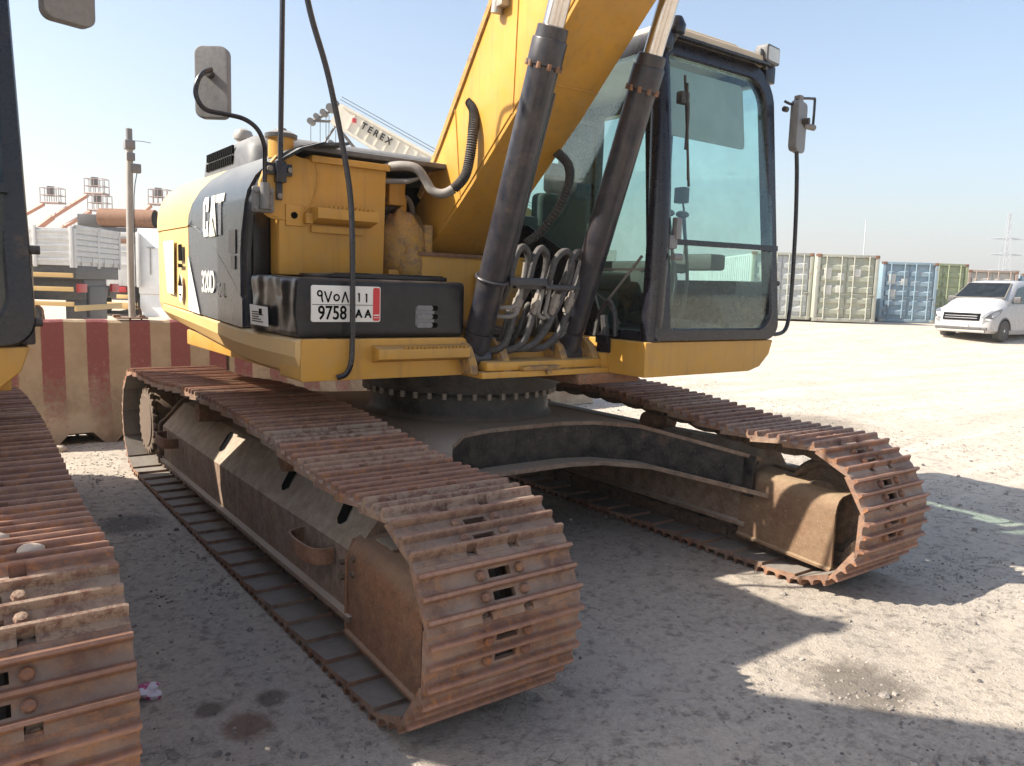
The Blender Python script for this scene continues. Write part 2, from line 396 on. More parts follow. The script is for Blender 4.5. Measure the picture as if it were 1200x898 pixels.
def make_track(root, sx):
    b = B()
    for i in range(NS):
        p, q = TP[i], TP[(i+1) % NS]
        tdir = (q-p).normalized(); nrm = V((0, -tdir.z, tdir.y)); nrm = -nrm   # outward
        c = (p+q)/2; inn = -nrm
        for xx in (-.085, .085):
            # link plate
            t = bmesh.new(); Lp = []
            h = (q-p).length*.5
            for (a, d) in ((-h*1.1, .004), (h*1.1, .004), (h*1.25, .045), (h*1.0, .082), (h*.35, .095), (-h*.35, .095), (-h*1.0, .082), (-h*1.2, .045)):
                Lp.append(c+tdir*a+inn*d)
            o2 = .018 if i % 2 else .010
            lo = [t.verts.new(v+V((sx*G+xx-o2, 0, 0))) for v in Lp]; hi = [t.verts.new(v+V((sx*G+xx+o2, 0, 0))) for v in Lp]
            t.faces.new(lo); t.faces.new(hi[::-1])
            for k in range(8): t.faces.new((lo[k], hi[k], hi[(k+1) % 8], lo[(k+1) % 8]))
            bmesh.ops.recalc_face_normals(t, faces=t.faces); b._add(t)
        pc = p+inn*.052
        b.tube([pc+V((sx*G-.125, 0, 0)), pc+V((sx*G+.125, 0, 0))], .024, 8)
    ch = obj('track_chain', b, M['chain'], root)
    for i in range(NS):
        p, q = TP[i], TP[(i+1) % NS]
        tdir = (q-p).normalized(); nrm = V((0, tdir.z, -tdir.y))
        ex = tdir.cross(nrm)
        c = (p+q)/2
        o = bpy.data.objects.new('track_shoe', SHOE); COL.objects.link(o); o.parent = ch
        R = Matrix(((ex.x, tdir.x, nrm.x, sx*G), (ex.y, tdir.y, nrm.y, c.y), (ex.z, tdir.z, nrm.z, c.z), (0, 0, 0, 1)))
        o.matrix_local = R
    # track frame: closed box section with sloping top
    w = .19
    def X(v): return sx*G+sx*v
    b = B()
    sec = [(w-.01, .185), (w+.022, .185), (w+.022, .205), (w-.005, .212), (w, .44), (w-.03, .475), (.05, .60), (-.05, .60), (-w+.03, .475), (-w, .44), (-w+.005, .212), (-w-.022, .205), (-w-.022, .185), (-w+.01, .185)]
    R = []
    for y, k, kz in ((1.72, .92, .93), (1.66, 1, 1), (.6, 1, 1), (-.6, 1, 1.02), (-1.2, 1, 1.05), (-1.45, 1, 1.05)):
        R.append([V((X(a*k), y, .155+(z-.155)*kz)) for a, z in sec])
    b.rings(R)
    tf = obj('track_frame', b, M['frame'], root, 25)
    # welded rear rim
    b = B(); b.tube([(X(w+.012), 1.70, .19), (X(w+.012), 1.70, .43), (X(w-.03), 1.68, .49), (X(.05), 1.66, .615), (X(-.05), 1.66, .615)], .012, 8, 4)
    obj('rim_bead', b, M['frame'], tf)
    # drain slots in the sloping top
    for y, kz in ((.45, 1.0), (-.56, 1.02), (-1.20, 1.045)):
        t = bmesh.new(); P0 = V((X(w-.03), y, .155+(.475-.155)*kz)); P1 = V((X(.05), y, .155+(.60-.155)*kz))
        d = (P1-P0); nn = V((-d.z*sx, 0, abs(d.x))).normalized(); nn = V((sx*abs(nn.x), 0, abs(nn.z)))
        ring = [t.verts.new(P0+d*a+V((0, c_, 0))+nn*.004) for a, c_ in ((.12, -.035), (.25, -.055), (.75, -.02), (.88, .01), (.85, .05), (.70, .06), (.2, .02), (.10, -.01))]
        t.faces.new(ring); t.faces.ensure_lookup_table(); t.faces[0].normal_update()
        if t.faces[0].normal.z < 0: t.faces[0].normal_flip()
        b = B(); b._add(t); obj('drain_slot', b, M['ink'], tf)
    # footstep loops
    for y in (1.35, -1.12):
        b = B(); o_ = w+.012
        P = [(X(o_-.005), y+.16, .40), (X(o_+.05), y+.15, .40), (X(o_+.085), y+.09, .40), (X(o_+.085), y-.09, .40), (X(o_+.05), y-.15, .40), (X(o_-.005), y-.16, .40)]
        P = catmull([V(p) for p in P], 4)
        R = []
        for p in P:
            cx = X(o_); d = V((p.x-cx, (p.y-y)*.35, 0)); d = d.normalized() if d.length > 1e-6 else V((sx, 0, 0))
            R.append([p+V((0, 0, -.032)), p+V((0, 0, .032)), p-d*.010+V((0, 0, .032)), p-d*.010+V((0, 0, -.032))])
        b.rings(R); obj('footstep', b, M['rustplate'], tf, 30)
    # front guard (open ended, wraps the idler yoke)
    b = B(); g = w+.008
    oz = [(g+.012, .120), (g+.012, .132), (g, .140), (g, .42), (g-.008, .455), (g-.026, .485), (g-.055, .502), (.03, .515), (.03, .503), (g-.058, .490), (g-.034, .474), (g-.020, .450), (g-.014, .42), (g-.014, .137), (.08, .120)]
    for s2 in (1, -1):
        R = []
        for y, k in ((-1.40, 1), (-1.98, .96)):
            zb = .10 if y < -1.6 else .135
            R.append([V((X(a*s2), y, zb+(z-.125)*(k if y > -1.6 else 1.0))) for a, z in oz])
        b.rings(R)
    b.box((min(X(-.05), X(.05)), -1.95, .2), (max(X(-.05), X(.05)), -1.40, .46), .01)
    obj('idler_guard', b, M['rustplate'] if sx < 0 else M['farguard'], tf, 30)
    b = B()
    xs_ = X(w+.011)
    b.tube([(xs_, -1.405, .14), (xs_, -1.405, .42), (X(w-.02), -1.405, .50)], .007, 6); obj('weld_seam', b, M['rustplate'], tf)
    for yy, zz in ((-1.46, .44), (-1.46, .38), (-1.36, .40), (-1.36, .34)):
        b = B(); b.cyl((X(w-.002), yy, zz), (X(w+.018), yy, zz), .013, 6); obj('guard_bolt', b, M['chain'], tf)
    b = B(); b.box((min(X(.05), X(.13)), -1.64, .508), (max(X(.05), X(.13)), -1.50, .522), .01); obj('grease_cover', b, M['frame'], tf)
    # idler and sprocket
    b = B(); r = .238
    b.lathe([(.05, -.10), (.14, -.10), (.15, -.05), (.20, -.04), (r-.02, -.075), (r, -.07), (r, -.055), (r+.02, -.035), (r+.022, .035), (r, .055), (r, .07), (r-.02, .075), (.20, .04), (.15, .05), (.14, .10), (.05, .10)], (X(0), -1.84, .383), 'x', 40)
    obj('idler', b, M['chain'], root)
    b = B()
    b.lathe([(.05, sx*-.10), (.235, sx*-.10), (.24, sx*.0), (.24, sx*.16), (.20, sx*.165)], (X(0), 2.15, .403), 'x', 40)
    R = []
    for h in (-.025, .025):
        ring = []
        for k in range(84):
            a = 2*PI*k/84; rr = .29 if (k % 4) in (0, 1) else .245
            ring.append(V((X(0)+h, 2.15+rr*math.cos(a), .403+rr*math.sin(a))))
        R.append(ring)
    b.rings(R); sp = obj('sprocket', b, M['chain'], root)
    b = B(); R = []
    for h, sc in ((.168, .98), (.190, 1), (.198, .97)):
        ring = []
        for k in range(96):
            a = 2*PI*k/96; rr = .262*sc*(1 if (k % 4) < 2 else .86)
            ring.append(V((X(0)+sx*h, 2.15+rr*math.cos(a), .403+rr*math.sin(a))))
        R.append(ring)
    b.rings(R)
    b.lathe([(.20, sx*.19), (.19, sx*.206), (.05, sx*.210)], (X(0), 2.15, .403), 'x', 28)
    obj('final_drive_cover', b, M['disc'], sp, 30)
    for k in range(8):
        b = B(); y = -1.25+k*.40
        b.lathe([(.03, -.165), (.05, -.16), (.055, -.12), (.085, -.118), (.085, -.1), (.07, -.09), (.07, .09), (.085, .1), (.085, .118), (.055, .12), (.05, .16), (.03, .165)], (X(0), y, .205), 'x', 20)
        obj('track_roller', b, M['chain'], root)
    for y in (-.62, .85):
        b = B(); b.lathe([(.03, -.17), (.06, -.165), (.065, -.06), (.075, -.06), (.075, .04), (.06, .05), (.03, .06)], (X(0), y, .655), 'x', 20)
        b.box((X(0)-.05, y-.04, .52), (X(0)+.02, y+.04, .66), .008)
        obj('carrier_roller', b, M['rustplate'], root)
    # dried clods lodged between the grousers
    return ch

UP = []   # upper structure parts (for the neighbour's offset)
def U(name, b, m, parent, smooth=35, label=None):
    o = obj(name, b, m, parent, smooth)
    if label: o['label'] = label
    return o

def make_excavator():
    root = thing('excavator', 'yellow crawler excavator with grey engine panel and number plate, centre of the photo', 'excavator', group=None)
    make_track(root, -1); make_track(root, 1)
    # ---- carbody
    half = [(0, -.70), (.25, -.70), (.45, -.76), (.64, -.95), (.80, -1.20), (.98, -1.50), (1.02, -1.50)]
    def edge(off=0): return [(x, y-off) for x, y in half]
    def topz(x): return .72 if abs(x) < .62 else .72-(abs(x)-.62)*.33
    b = B()
    def plate(off, zt, th, mat_b):
        R = []
        xs = [-1.02, -.98, -.80, -.64, -.45, -.25, 0, .25, .45, .64, .80, .98, 1.02]
        for x in xs:
            yf = dict(half)[abs(x)]-off
            yb = -yf*.95+.25
            z = zt(x)
            R.append([V((x, yf, z-th)), V((x, yf, z)), V((x, yb, z)), V((x, yb, z-th))])
        b.rings(R)
    plate(0, topz, .022, None)
    plate(.09, lambda x: .50-max(0, abs(x)-.62)*.25, .025, None)
    cb_ = obj('carbody', b, M['frame'], root, 30)
    b = B(); R = []
    for x in [-1.0, -.80, -.64, -.45, -.25, 0, .25, .45, .64, .80, 1.0]:
        yf = dict(half).get(abs(x), -1.50)+.035
        yb = -yf*.95+.15
        R.append([V((x, yf, .475-max(0, abs(x)-.62)*.25)), V((x, yf, topz(x)-.02)), V((x, yb, topz(x)-.02)), V((x, yb, .475-max(0, abs(x)-.62)*.25))])
    b.rings(R); obj('carbody_web', b, M['frame_black'], cb_, 25)
    for s2 in (-1, 1):
        b = B(); b.box((min(s2*.96, s2*.985), -1.50, .37), (max(s2*.96, s2*.985), -1.43, .605), .006); obj('gusset', b, M['frame_black'], cb_)
    # ---- swing bearing
    b = B(); b.lathe([(.45, .722), (.575, .722), (.56, .74), (.55, .76), (.55, .862), (.535, .862), (.535, .875), (.60, .885), (.60, .915), (.64, .92), (.64, 1.0), (.66, 1.0), (.66, 1.035), (.3, 1.035)], (0, 0, 0), 'z', 72)
    sb = obj('swing_bearing', b, M['frame_black'], root)
    for k in range(44):
        a = 2*PI*k/44
        b = B(); b.cyl((0, 0, -.018), (0, 0, .018), .0145, 6)
        o = obj('bolt', b, M['fitting'], sb); o.location = (.585*math.cos(a), .585*math.sin(a), .868)
    b = B()
    for k in range(3): b.lathe([(.03, 0), (.045-.005*k, .005), (.045-.005*k, .035), (.03, .04)], (.62+.045*k, -.15, .90), 'x', 14)
    b.cyl((.55, -.15, .90), (.66, -.15, .90), .025, 12)
    U('swivel_fitting', b, M['rustplate'], root)

    u = root
    # ---- platform frame under everything
    b = B()
    b.prism([(-1.32, -.60), (-.50, -.60), (-.50, -.80), (.30, -.80), (.30, -.95), (1.36, -1.10), (1.36, 1.2), (.9, 2.2), (-.9, 2.2), (-1.32, 1.2)], 'z', 1.045, 1.14, .01)
    b.box((-.50, -.98, 1.03), (.34, -.55, 1.06), .004)
    b.box((-.46, -.96, 1.06), (.30, -.55, 1.11), .02)
    pf = obj('platform', b, M['yellow'], u)
    b = B(); b.box((.1, -1.0, .975), (.55, -.45, 1.03), .01); obj('frame_plate', b, M['rustplate'], pf)
    b = B()
    b.cyl((-.10, -1.005, 1.052), (-.10, -.95, 1.052), .014, 10)
    b.box((-.26, -.999, 1.062), (-.02, -.93, 1.085), .006)
    obj('tow_eye', b, M['muddy'], pf)
    # ---- right side skirt and front sill
    def skirt_profile(y):
        if y < -.1: zt, zb = 1.226, 1.05
        else:
            t = min(1, (y+.1)/1.9); zt = 1.226+.075*t; zb = 1.05+.155*t**.9
        return zt, zb
    b = B(); R = []
    for y in [-.86, -.845, -.6, -.3, 0, .3, .6, .9, 1.2, 1.45, 1.60, 1.72, 1.86, 2.0, 2.15, 2.28]:
        zt, zb = skirt_profile(y); xo = -1.38
        if y > 1.5: a = min(1, (y-1.5)/.80); xo = -1.38+.72*(1-math.sqrt(max(0, 1-a*a)))
        if y == -.86: xo += .02
        h = zt-zb
        R.append([V((xo+.02, y, zt)), V((xo, y, zt-.012)), V((xo, y, zt-h*.45)), V((xo+.03, y, zb+.02)), V((xo+.06, y, zb)), V((xo+.12, y, zb)), V((xo+.12, y, zt))])
    b.rings(R)
    sk = U('side_skirt', b, M['faded'], u, 20)
    b = B(); b.prism(rrect(-1.362, -.515, 1.04, 1.225, [.012, .04, .03, .012]), 'y', -.864, -.60, .006)
    sl = U('front_sill', b, M['yellow'], u)
    b = B()
    b.prism([(-.864, 1.195), (-.94, 1.180), (-.94, 1.135), (-.864, 1.115)], 'x', -1.03, -.545, .004)
    for k in range(16):
        b.prism([(-.94, 1.181), (-.944, 1.191), (-.932, 1.191), (-.925, 1.184)], 'x', -.90+k*.0215, -.90+k*.0215+.011)
    obj('front_step', b, M['yellow'], sl)
    # ---- counterweight + rear body
    def plan(d, z):
        r = .72-d; P = []
        xo = 1.38-d
        P.append((-xo, 0.93)); P.append((-xo, 1.2)); 
        for k in range(13):
            a = PI-(PI/2)*k/12*.9
            P.append((-xo+r+r*math.cos(a), 1.62+(.72-d)*math.sin(a)))
        P.append((-.3, 2.50-d)); P.append((.3, 2.50-d))
        for k in range(13):
            a = PI/2*.1+(PI/2*.9)*(12-k)/12
            P.append((xo-r+r*math.cos(a), 1.62+(.72-d)*math.sin(a)))
        P.append((xo, 1.2)); P.append((xo, .93))
        return [V((x, y, z)) for x, y in P]
    b = B()
    b.rings([plan(.07, 1.18), plan(.02, 1.25), plan(.006, 1.30), plan(.006, 1.765)])
    cw = U('counterweight', b, M['faded'], u, 30)
    # rear upper cap of the bodywork (yellow) with rounded top
    prof = [(0, 1.775), (0, 1.84), (.006, 1.90), (.03, 1.97), (.07, 2.03), (.14, 2.085), (.24, 2.12), (.40, 2.14)]
    b = B(); b.rings([plan(d, z) for d, z in prof]); U('rear_cap', b, M['faded'], u, 30)
    # side panel (x=-1.38) from y -.4 to .93 : loft in (y), section (x,z)
    def sidesec(y, z0, xi=0):
        S = [(-1.38+d, z) for d, z in prof]
        S = [s_ for s_ in S]
        return [V((x+xi, y, z)) for x, z in S]
    def panel(ylo, yhi, zfun_lo, prof_, n=12, zmax=9):
        t = bmesh.new(); rows = []
        for (d, z) in prof_:
            row = []
            yl, yh = ylo(z), yhi(z)
            for k in range(n+1):
                y = yl+(yh-yl)*k/n
                row.append(t.verts.new((-1.38+d, y, max(z, zfun_lo(y)))))
            rows.append(row)
        for i in range(len(rows)-1):
            for k in range(n): t.faces.new((rows[i][k], rows[i][k+1], rows[i+1][k+1], rows[i+1][k]))
        bmesh.ops.remove_doubles(t, verts=t.verts, dist=1e-5)
        bmesh.ops.recalc_face_normals(t, faces=t.faces)
        # make normals face -x/up
        for f_ in t.faces: f_.normal_update()
        if sum(f_.normal.x for f_ in t.faces) > 0: bmesh.ops.reverse_faces(t, faces=t.faces)
        bmesh.ops.solidify(t, geom=t.faces[:], thickness=.012)
        return t
    seam_y = lambda z: .90 if z < 1.80 else .90-.42*((z-1.80)/.34)**1.3*1.0
    front_y = lambda z: -.10 if z < 1.65 else (-.10-.12*((z-1.65)/.3) if z < 1.95 else -.22-.28*((z-1.95)/.19))
    sw = lambda y: 1.775 if y > .85 else 1.775-max(0, (.85-y))**1.55*.42
    pf1 = [(0, 1.30), (0, 1.40), (0, 1.5), (0, 1.6), (0, 1.7)]+prof
    b = B(); b._add(panel(seam_y, lambda z: .935, lambda y: 1.775, prof, 4)); yu = U('upper_side_panel', b, M['faded'], u, 30)
    b = B(); b._add(panel(front_y, lambda z: seam_y(z)-.004, lambda y: sw(y)+.004, pf1, 30)); gp = U('grey_side_panel', b, M['grey'], u, 30)
    # top roof sheet closing the bodywork
    b = B(); b.box((-1.15, -.35, 2.10), (.30, 1.3, 2.128), .01); U('top_deck', b, M['hood'], u)
    # front return of grey panel
    b = B(); R = []
    for z in [1.235, 1.4, 1.6, 1.75, 1.85, 1.95, 2.03, 2.09, 2.12]:
        d = 0
        for (da, za), (db, zb_) in zip(prof, prof[1:]):
            if za <= z <= zb_: d = da+(db-da)*(z-za)/(zb_-za)
        yf = front_y(z)
        R.append([V((-1.372+d, yf+.005, z)), V((-1.36+d, yf-.045, z)), V((-1.335+d, yf-.05, z)), V((-1.335+d, yf+.02, z))])
    b.rings(R); obj('front_trim', b, M['grey'], gp, 30)
    # lower doors
    def lowdoor(y0, y1, mm, zt0, name):
        t = bmesh.new(); n = 24; rows = []
        for k in range(n+1):
            y = y0+(y1-y0)*k/n; zlo = skirt_profile(y)[0]+.006
            zhi = (sw(y)-.004) if zt0 is None else zt0
            rows.append([t.verts.new((-1.378, y, zlo+(zhi-zlo)*j/6)) for j in range(7)])
        for i in range(n):
            for j in range(6): t.faces.new((rows[i][j], rows[i][j+1], rows[i+1][j+1], rows[i+1][j]))
        bmesh.ops.recalc_face_normals(t, faces=t.faces)
        for f_ in t.faces: f_.normal_update()
        if sum(f_.normal.x for f_ in t.faces) > 0: bmesh.ops.reverse_faces(t, faces=t.faces)
        bmesh.ops.solidify(t, geom=t.faces[:], thickness=.012)
        b = B(); b._add(t); return U(name, b, mm, u, 30)
    ld = lowdoor(.895, 1.60, M['faded'], 1.768, 'rear_door')
    lg = lowdoor(-.12, .885, M['grey'], None, 'grey_door')
    XS = -1.3835
    # white slash, long label, latch, warning sticker
    b = B()
    def onside(pts, x=XS, th=.003):
        b.prism(pts, 'x', x-th, x)
    onside([(.880, 1.60), (.880, 1.275), (.64, 1.262)]); obj('white_slash', b, M['sticker'], lg)
    b = B(); onside([(1.46, 1.70), (1.18, 1.70), (1.20, 1.36), (1.37, 1.37)], XS-.010); obj('white_label', b, M['cover'], ld)
    b = B(); onside(rrect(.985, 1.07, 1.57, 1.67, .01), XS-.010); onside([(.975, 1.53), (1.08, 1.53), (1.08, 1.555), (.975, 1.55)], XS-.010)
    la = obj('door_latch', b, M['ink'], ld); 
    b = B(); onside([(p, q) for p, q in [(1.03+.05*math.cos(a), 1.40+.085*math.sin(a)) for a in [2*PI*k/20 for k in range(20)]]], XS-.010); ws = obj('warning_sticker', b, M['sticker'], ld)
    b = B(); onside([(1.075, 1.42), (.985, 1.42), (1.03, 1.487)], XS-.0135); onside([(1.05, 1.36), (1.01, 1.36), (1.01, 1.37), (1.05, 1.37)], XS-.0135); obj('warning_mark', b, M['ink'], ld)
    b = B(); onside(rrect(-.04, .07, 1.60, 1.72, .005)); onside(rrect(-.03, .04, 1.52, 1.59, .005)); obj('small_sticker', b, M['galv'], gp)
    # maker's letters: drawn as shapes on the grey panel (local u to the viewer's right = -y)
    Y0, Z0, W_, H_ = .545, 1.70, .385, .215     # left edge (large y), base z
    def LU(uu, vv): return (Y0-uu*W_, Z0+vv*H_)
    b = B()
    def ins(c):
        z = c.z
        for (da, za), (db, zb_) in zip(prof, prof[1:]):
            if za <= z <= zb_: return (c.x+(da+(db-da)*(z-za)/(zb_-za))*.9, c.y, z)
        return tuple(c)
    def onp(pts):
        b.prism([LU(*p) for p in pts], 'x', XS-.003, XS, f=ins)
    onp([(.0, .15), (.0, .85), (.05, 1), (.24, 1), (.29, .85), (.29, .62), (.18, .62), (.18, .82), (.11, .82), (.11, .18), (.18, .18), (.18, .38), (.27, .38), (.25, 0), (.05, 0)])
    onp([(.295, 0), (.39, 1), (.575, 1), (.60, .74), (.69, 0)])
    onp([(.615, 1), (1.01, 1), (1.01, .80), (.89, .80), (.89, 0), (.765, 0), (.765, .80), (.64, .80)])
    obj('maker_letters', b, M['sticker'], gp)
    b = B(); b.prism([LU(*p) for p in [(.335, -.015), (.495, .46), (.665, -.015)]], 'x', XS-.0045, XS-.002); obj('triangle_edge', b, M['grey'], gp)
    b = B(); b.prism([LU(*p) for p in [(.365, -.015), (.495, .38), (.635, -.015)]], 'x', XS-.006, XS-.002); obj('yellow_triangle', b, M['cover'], gp)
    b = B()
    Mx = frame((XS-.002, .46, 1.445), (0, -1, 0), (0, 0, 1))
    place_text(b, '320D', .165, Mx, .0036, .70)
    Mx = frame((XS-.002, .225, 1.405), (0, -1, 0), (0, 0, 1)); place_text(b, '2 L', .11, Mx, .0, .85)
    obj('model_number', b, M['sticker'], lg)
    # ---- hood
    b = B()
    hp = rrect(-1.16, .25, .42, 1.62, [.12, .05, .05, .30], 6)
    hp = [(x, y) for x, y in hp]
    def inset(P, d, z):
        cx, cy = -.45, 1.0
        return [V((x+(cx-x)/abs(cx-x)*min(abs(cx-x), d) if abs(cx-x) > 1e-6 else x, y+(cy-y)/abs(cy-y)*min(abs(cy-y), d) if abs(cy-y) > 1e-6 else y, z)) for x, y in P]
    b.rings([inset(hp, 0, 2.10), inset(hp, .01, 2.22), inset(hp, .03, 2.265), inset(hp, .08, 2.30), inset(hp, .16, 2.315)])
    hd = U('engine_hood', b, M['hood'], u, 50)
    b = B()
    for row in range(2):
        for k in range(13):
            y0 = .74+k*.043; z0 = 2.150+row*.060
            b.prism([(y0, z0), (y0+.028, z0), (y0+.022, z0+.046), (y0-.006, z0+.046)], 'x', -1.166+row*.003, -1.150)
    obj('vent_slots', b, M['ink'], hd)
    b = B(); b.lathe([(.04, 2.28), (.04, 2.33), (.055, 2.335), (.06, 2.36), (.05, 2.385), (.02, 2.40)], (-1.02, .98, 0), 'z', 18); U('exhaust_cap', b, M['galv'], u)
    # ---- inner dark bay behind tank & boom
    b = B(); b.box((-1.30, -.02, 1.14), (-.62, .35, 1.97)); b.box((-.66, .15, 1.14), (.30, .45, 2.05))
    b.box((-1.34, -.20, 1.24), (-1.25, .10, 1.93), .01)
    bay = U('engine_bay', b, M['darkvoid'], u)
    b = B()
    for z in (1.45, 1.60, 1.72): b.lathe([(.014, 0), (.014, .012), (.008, .018)], (-1.30, -.212, z), 'y', 8)
    b.box((-1.345, -.205, 1.40), (-1.27, -.195, 1.80), .004)
    obj('bay_bolts', b, M['black'], bay)
    # ---- fuel tank
    b = B()
    tp = [(-1.275, 1.50), (-.72, 1.50), (-.71, 2.045)] + [(-.72, 2.06), (-1.16, 2.062)] + [(-1.20, 2.072), (-1.25, 2.072), (-1.285, 2.06)] + [(-1.345, 1.985), (-1.365, 1.93), (-1.37, 1.86), (-1.36, 1.80), (-1.33, 1.795), (-1.325, 1.775), (-1.285, 1.77), (-1.275, 1.76)]
    b.prism(tp, 'y', -.36, -.325, .010)
    b.box((-1.26, -.33, 1.50), (-.72, .05, 2.055), .01)
    b.prism([(-1.12, 2.045), (-.70, 2.045), (-.70, 2.078), (-1.12, 2.078)], 'y', -.385, .05, .006)
    tk = U('fuel_tank', b, M['yellow'], u, 30)
    b = B(); b.lathe([(.062, 2.06), (.062, 2.155), (.07, 2.16), (.07, 2.175), (.03, 2.18), (.025, 2.20)], (-1.22, -.24, 0), 'z', 24); fn = obj('filler_neck', b, M['yellow'], tk)
    b = B(); b.lathe([(.076, 2.158), (.078, 2.176), (.05, 2.190), (.03, 2.192), (.025, 2.205), (.008, 2.21)], (-1.22, -.24, 0), 'z', 24); obj('filler_cap', b, M['hood'], tk)
    # rounded weld bead on tank's corner
    b = B(); b.tube([(-1.365+.0, -.362, 1.82), (-1.33, -.362, 1.775), (-1.25, -.362, 1.765), (-1.16, -.362, 1.80), (-1.10, -.362, 1.88), (-1.08, -.362, 1.98), (-1.09, -.362, 2.05)], .006, 6, 5); obj('weld_bead', b, M['yellow'], tk)
    b = B()
    b.box((-1.245, -.372, 1.735), (-1.155, -.36, 1.835), .004)
    b.prism([(-.36, 1.83), (-.46, 1.825), (-.46, 1.775), (-.36, 1.75)], 'x', -1.12, -.80, .004)
    b.box((-1.12, -.38, 1.71), (-.84, -.36, 1.745), .004)
    b.box((-1.155, -.40, 1.75), (-1.12, -.36, 1.80), .003)
    for k in range(11): b.prism([(-.46, 1.825), (-.464, 1.838), (-.452, 1.838), (-.446, 1.829)], 'x', -1.06+k*.0225, -1.06+k*.0225+.012)
    st = obj('tank_step', b, M['yellow'], tk)
    b = B(); b.lathe([(.016, -.372), (.016, -.378), (.010, -.380)], (-1.205, 0, 1.785), 'y', 14); obj('step_bolt', b, M['ink'], tk)
    # ---- storage box
    b = B(); t = bmesh.new(); 
    bmesh.ops.create_cube(t, size=1)
    for v in t.verts: v.co = V((-.955+v.co.x*.85, -.555+v.co.y*.61, 1.36+v.co.z*.262))
    bmesh.ops.bevel(t, geom=t.edges[:], offset=.035, segments=4, profile=.7, affect='EDGES')
    bmesh.ops.subdivide_edges(t, edges=[e for e in t.edges if e.calc_length() > .1], cuts=22, use_grid_fill=True)
    for v in t.verts:
        k = max(0, min(1, (-1.18-v.co.x)/.12))
        if k > 0:
            n_ = noise.fractal(v.co*7+V((3, 1, 2)), 1, 2, 3)
            fold = noise.noise(V((v.co.x*4, v.co.y*13, v.co.z*5)))
            v.co += V((-.012*n_*k+.018*fold*k, .010*n_*k, .010*n_*k*(1 if v.co.z > 1.4 else 0)))
    b._add(t); sbx = U('storage_box', b, M['black'], u, 50)
    b = B(); b.box((-1.20, -.80, 1.492), (-.60, -.42, 1.512), .004)
    for k in range(46): b.prism([(-.801, 1.5125), (-.801, 1.5175), (-.60, 1.5175), (-.60, 1.5125)], 'x', -1.10+k*.0105, -1.10+k*.0105+.005)
    obj('tread_cover', b, M['black'], sbx)
    b = B()
    for z in (1.285, 1.325, 1.365): b.prism(rrect(-.80, -.685, z-.0125, z+.0125, .012), 'y', -.8635, -.855)
    vs_ = obj('vent_slots', b, M['ink'], sbx)
    b = B(); b.prism(rrect(-.805, -.705, 1.272, 1.378, .018), 'y', -.8615, -.8565); 
    for z in (1.285, 1.325, 1.365): b.prism(rrect(-.80, -.715, z-.012, z+.012, .011), 'y', -.8665, -.8635)
    obj('vent_backing', b, M['mirror_back'], sbx)
    b = B(); b.prism([(-.31, 1.355), (-.55, 1.350), (-.56, 1.262), (-.325, 1.262)], 'x', -1.402, -1.397)
    sl2 = obj('sticker', b, M['sticker'], sbx)
    b = B(); b.prism([(-.45, 1.34), (-.485, 1.34), (-.485, 1.315), (-.45, 1.315)], 'x', -1.4045, -1.402)
    for k in range(5): b.prism([(-.35, 1.277+k*.011), (-.50+.03*(k % 3), 1.277+k*.011), (-.50+.03*(k % 3), 1.281+k*.011), (-.35, 1.281+k*.011)], 'x', -1.404, -1.402)
    obj('sticker_print', b, M['ink'], sbx)
    # number plate
    px0, px1, pz0, pz1 = -1.317, -.990, 1.300, 1.458; yp = -.8665
    b = B(); b.prism(rrect(px0, px1, pz0, pz1, .010), 'y', yp, -.858, .001); lp = U('number_plate', b, M['sticker'], u)
    b = B(); b.prism(rrect(px1-.037, px1-.004, pz0+.005, pz1-.005, .008), 'y', yp-.0012, yp+.001); obj('red_strip', b, M['red'], lp)
    b = B(); b.box((px1-.034, yp-.002, 1.328), (px1-.007, yp-.001, 1.333)); b.box((px1-.034, yp-.002, 1.318), (px1-.007, yp-.001, 1.320)); obj('strip_mark', b, M['sticker'], lp)
    b = B(); yq = yp-.0015
    def stroke(pts, w=.0035):
        for (a, c) in zip(pts, pts[1:]):
            d = V((c[0]-a[0], 0, c[1]-a[1])); l = d.length; d.normalize(); n_ = V((-d.z, 0, d.x))*w; e_ = d*w*.5
            A = V((a[0], yq, a[1]))-e_; C_ = V((c[0], yq, c[1]))+e_
            b.quad(A-n_, A+n_, C_+n_, C_-n_)
    xm = px0+.188; zm = (pz0+pz1)/2-.004
    stroke([(px0+.004, zm), (px1-.040, zm)], .0012); stroke([(xm, pz0+.005), (xm, pz1-.005)], .0012)
    def arc(cx, cz, rx, rz, a0, a1, n=14): return [(cx+rx*math.cos(math.radians(a0+(a1-a0)*k/n)), cz+rz*math.sin(math.radians(a0+(a1-a0)*k/n))) for k in range(n+1)]
    za = zm+.034
    c1, c2, c3, c4 = px0+.038, px0+.076, px0+.115, px0+.155
    stroke(arc(c1, za+.014, .010, .011, 0, 360)); stroke([(c1+.010, za+.014), (c1+.009, za-.005), (c1+.013, za-.022)])
    stroke([(c2-.016, za+.022), (c2, za-.022), (c2+.015, za+.022)])
    stroke(arc(c3, za-.003, .012, .013, 0, 360))
    stroke([(c4-.014, za-.022), (c4, za+.022), (c4+.015, za-.022)])
    stroke([(px0+.222, za+.016), (px0+.222, za-.018)]); stroke([(px0+.258, za+.014), (px0+.258, za-.020)])
    stroke([(px0+.218, za+.014), (px0+.222, za+.017)]); stroke([(px0+.254, za+.012), (px0+.258, za+.015)])
    place_text(b, '9758', .084, frame((px0+.096, yq, zm-.038), (1, 0, 0), (0, 0, 1)), .0012, .80)
    place_text(b, 'A A', .050, frame((px0+.243, yq, zm-.040), (1, 0, 0), (0, 0, 1)), .0016, .95)
    obj('plate_characters', b, M['ink'], lp, 0)

    # ---- hand rail loop and mirror at the right front
    b = B()
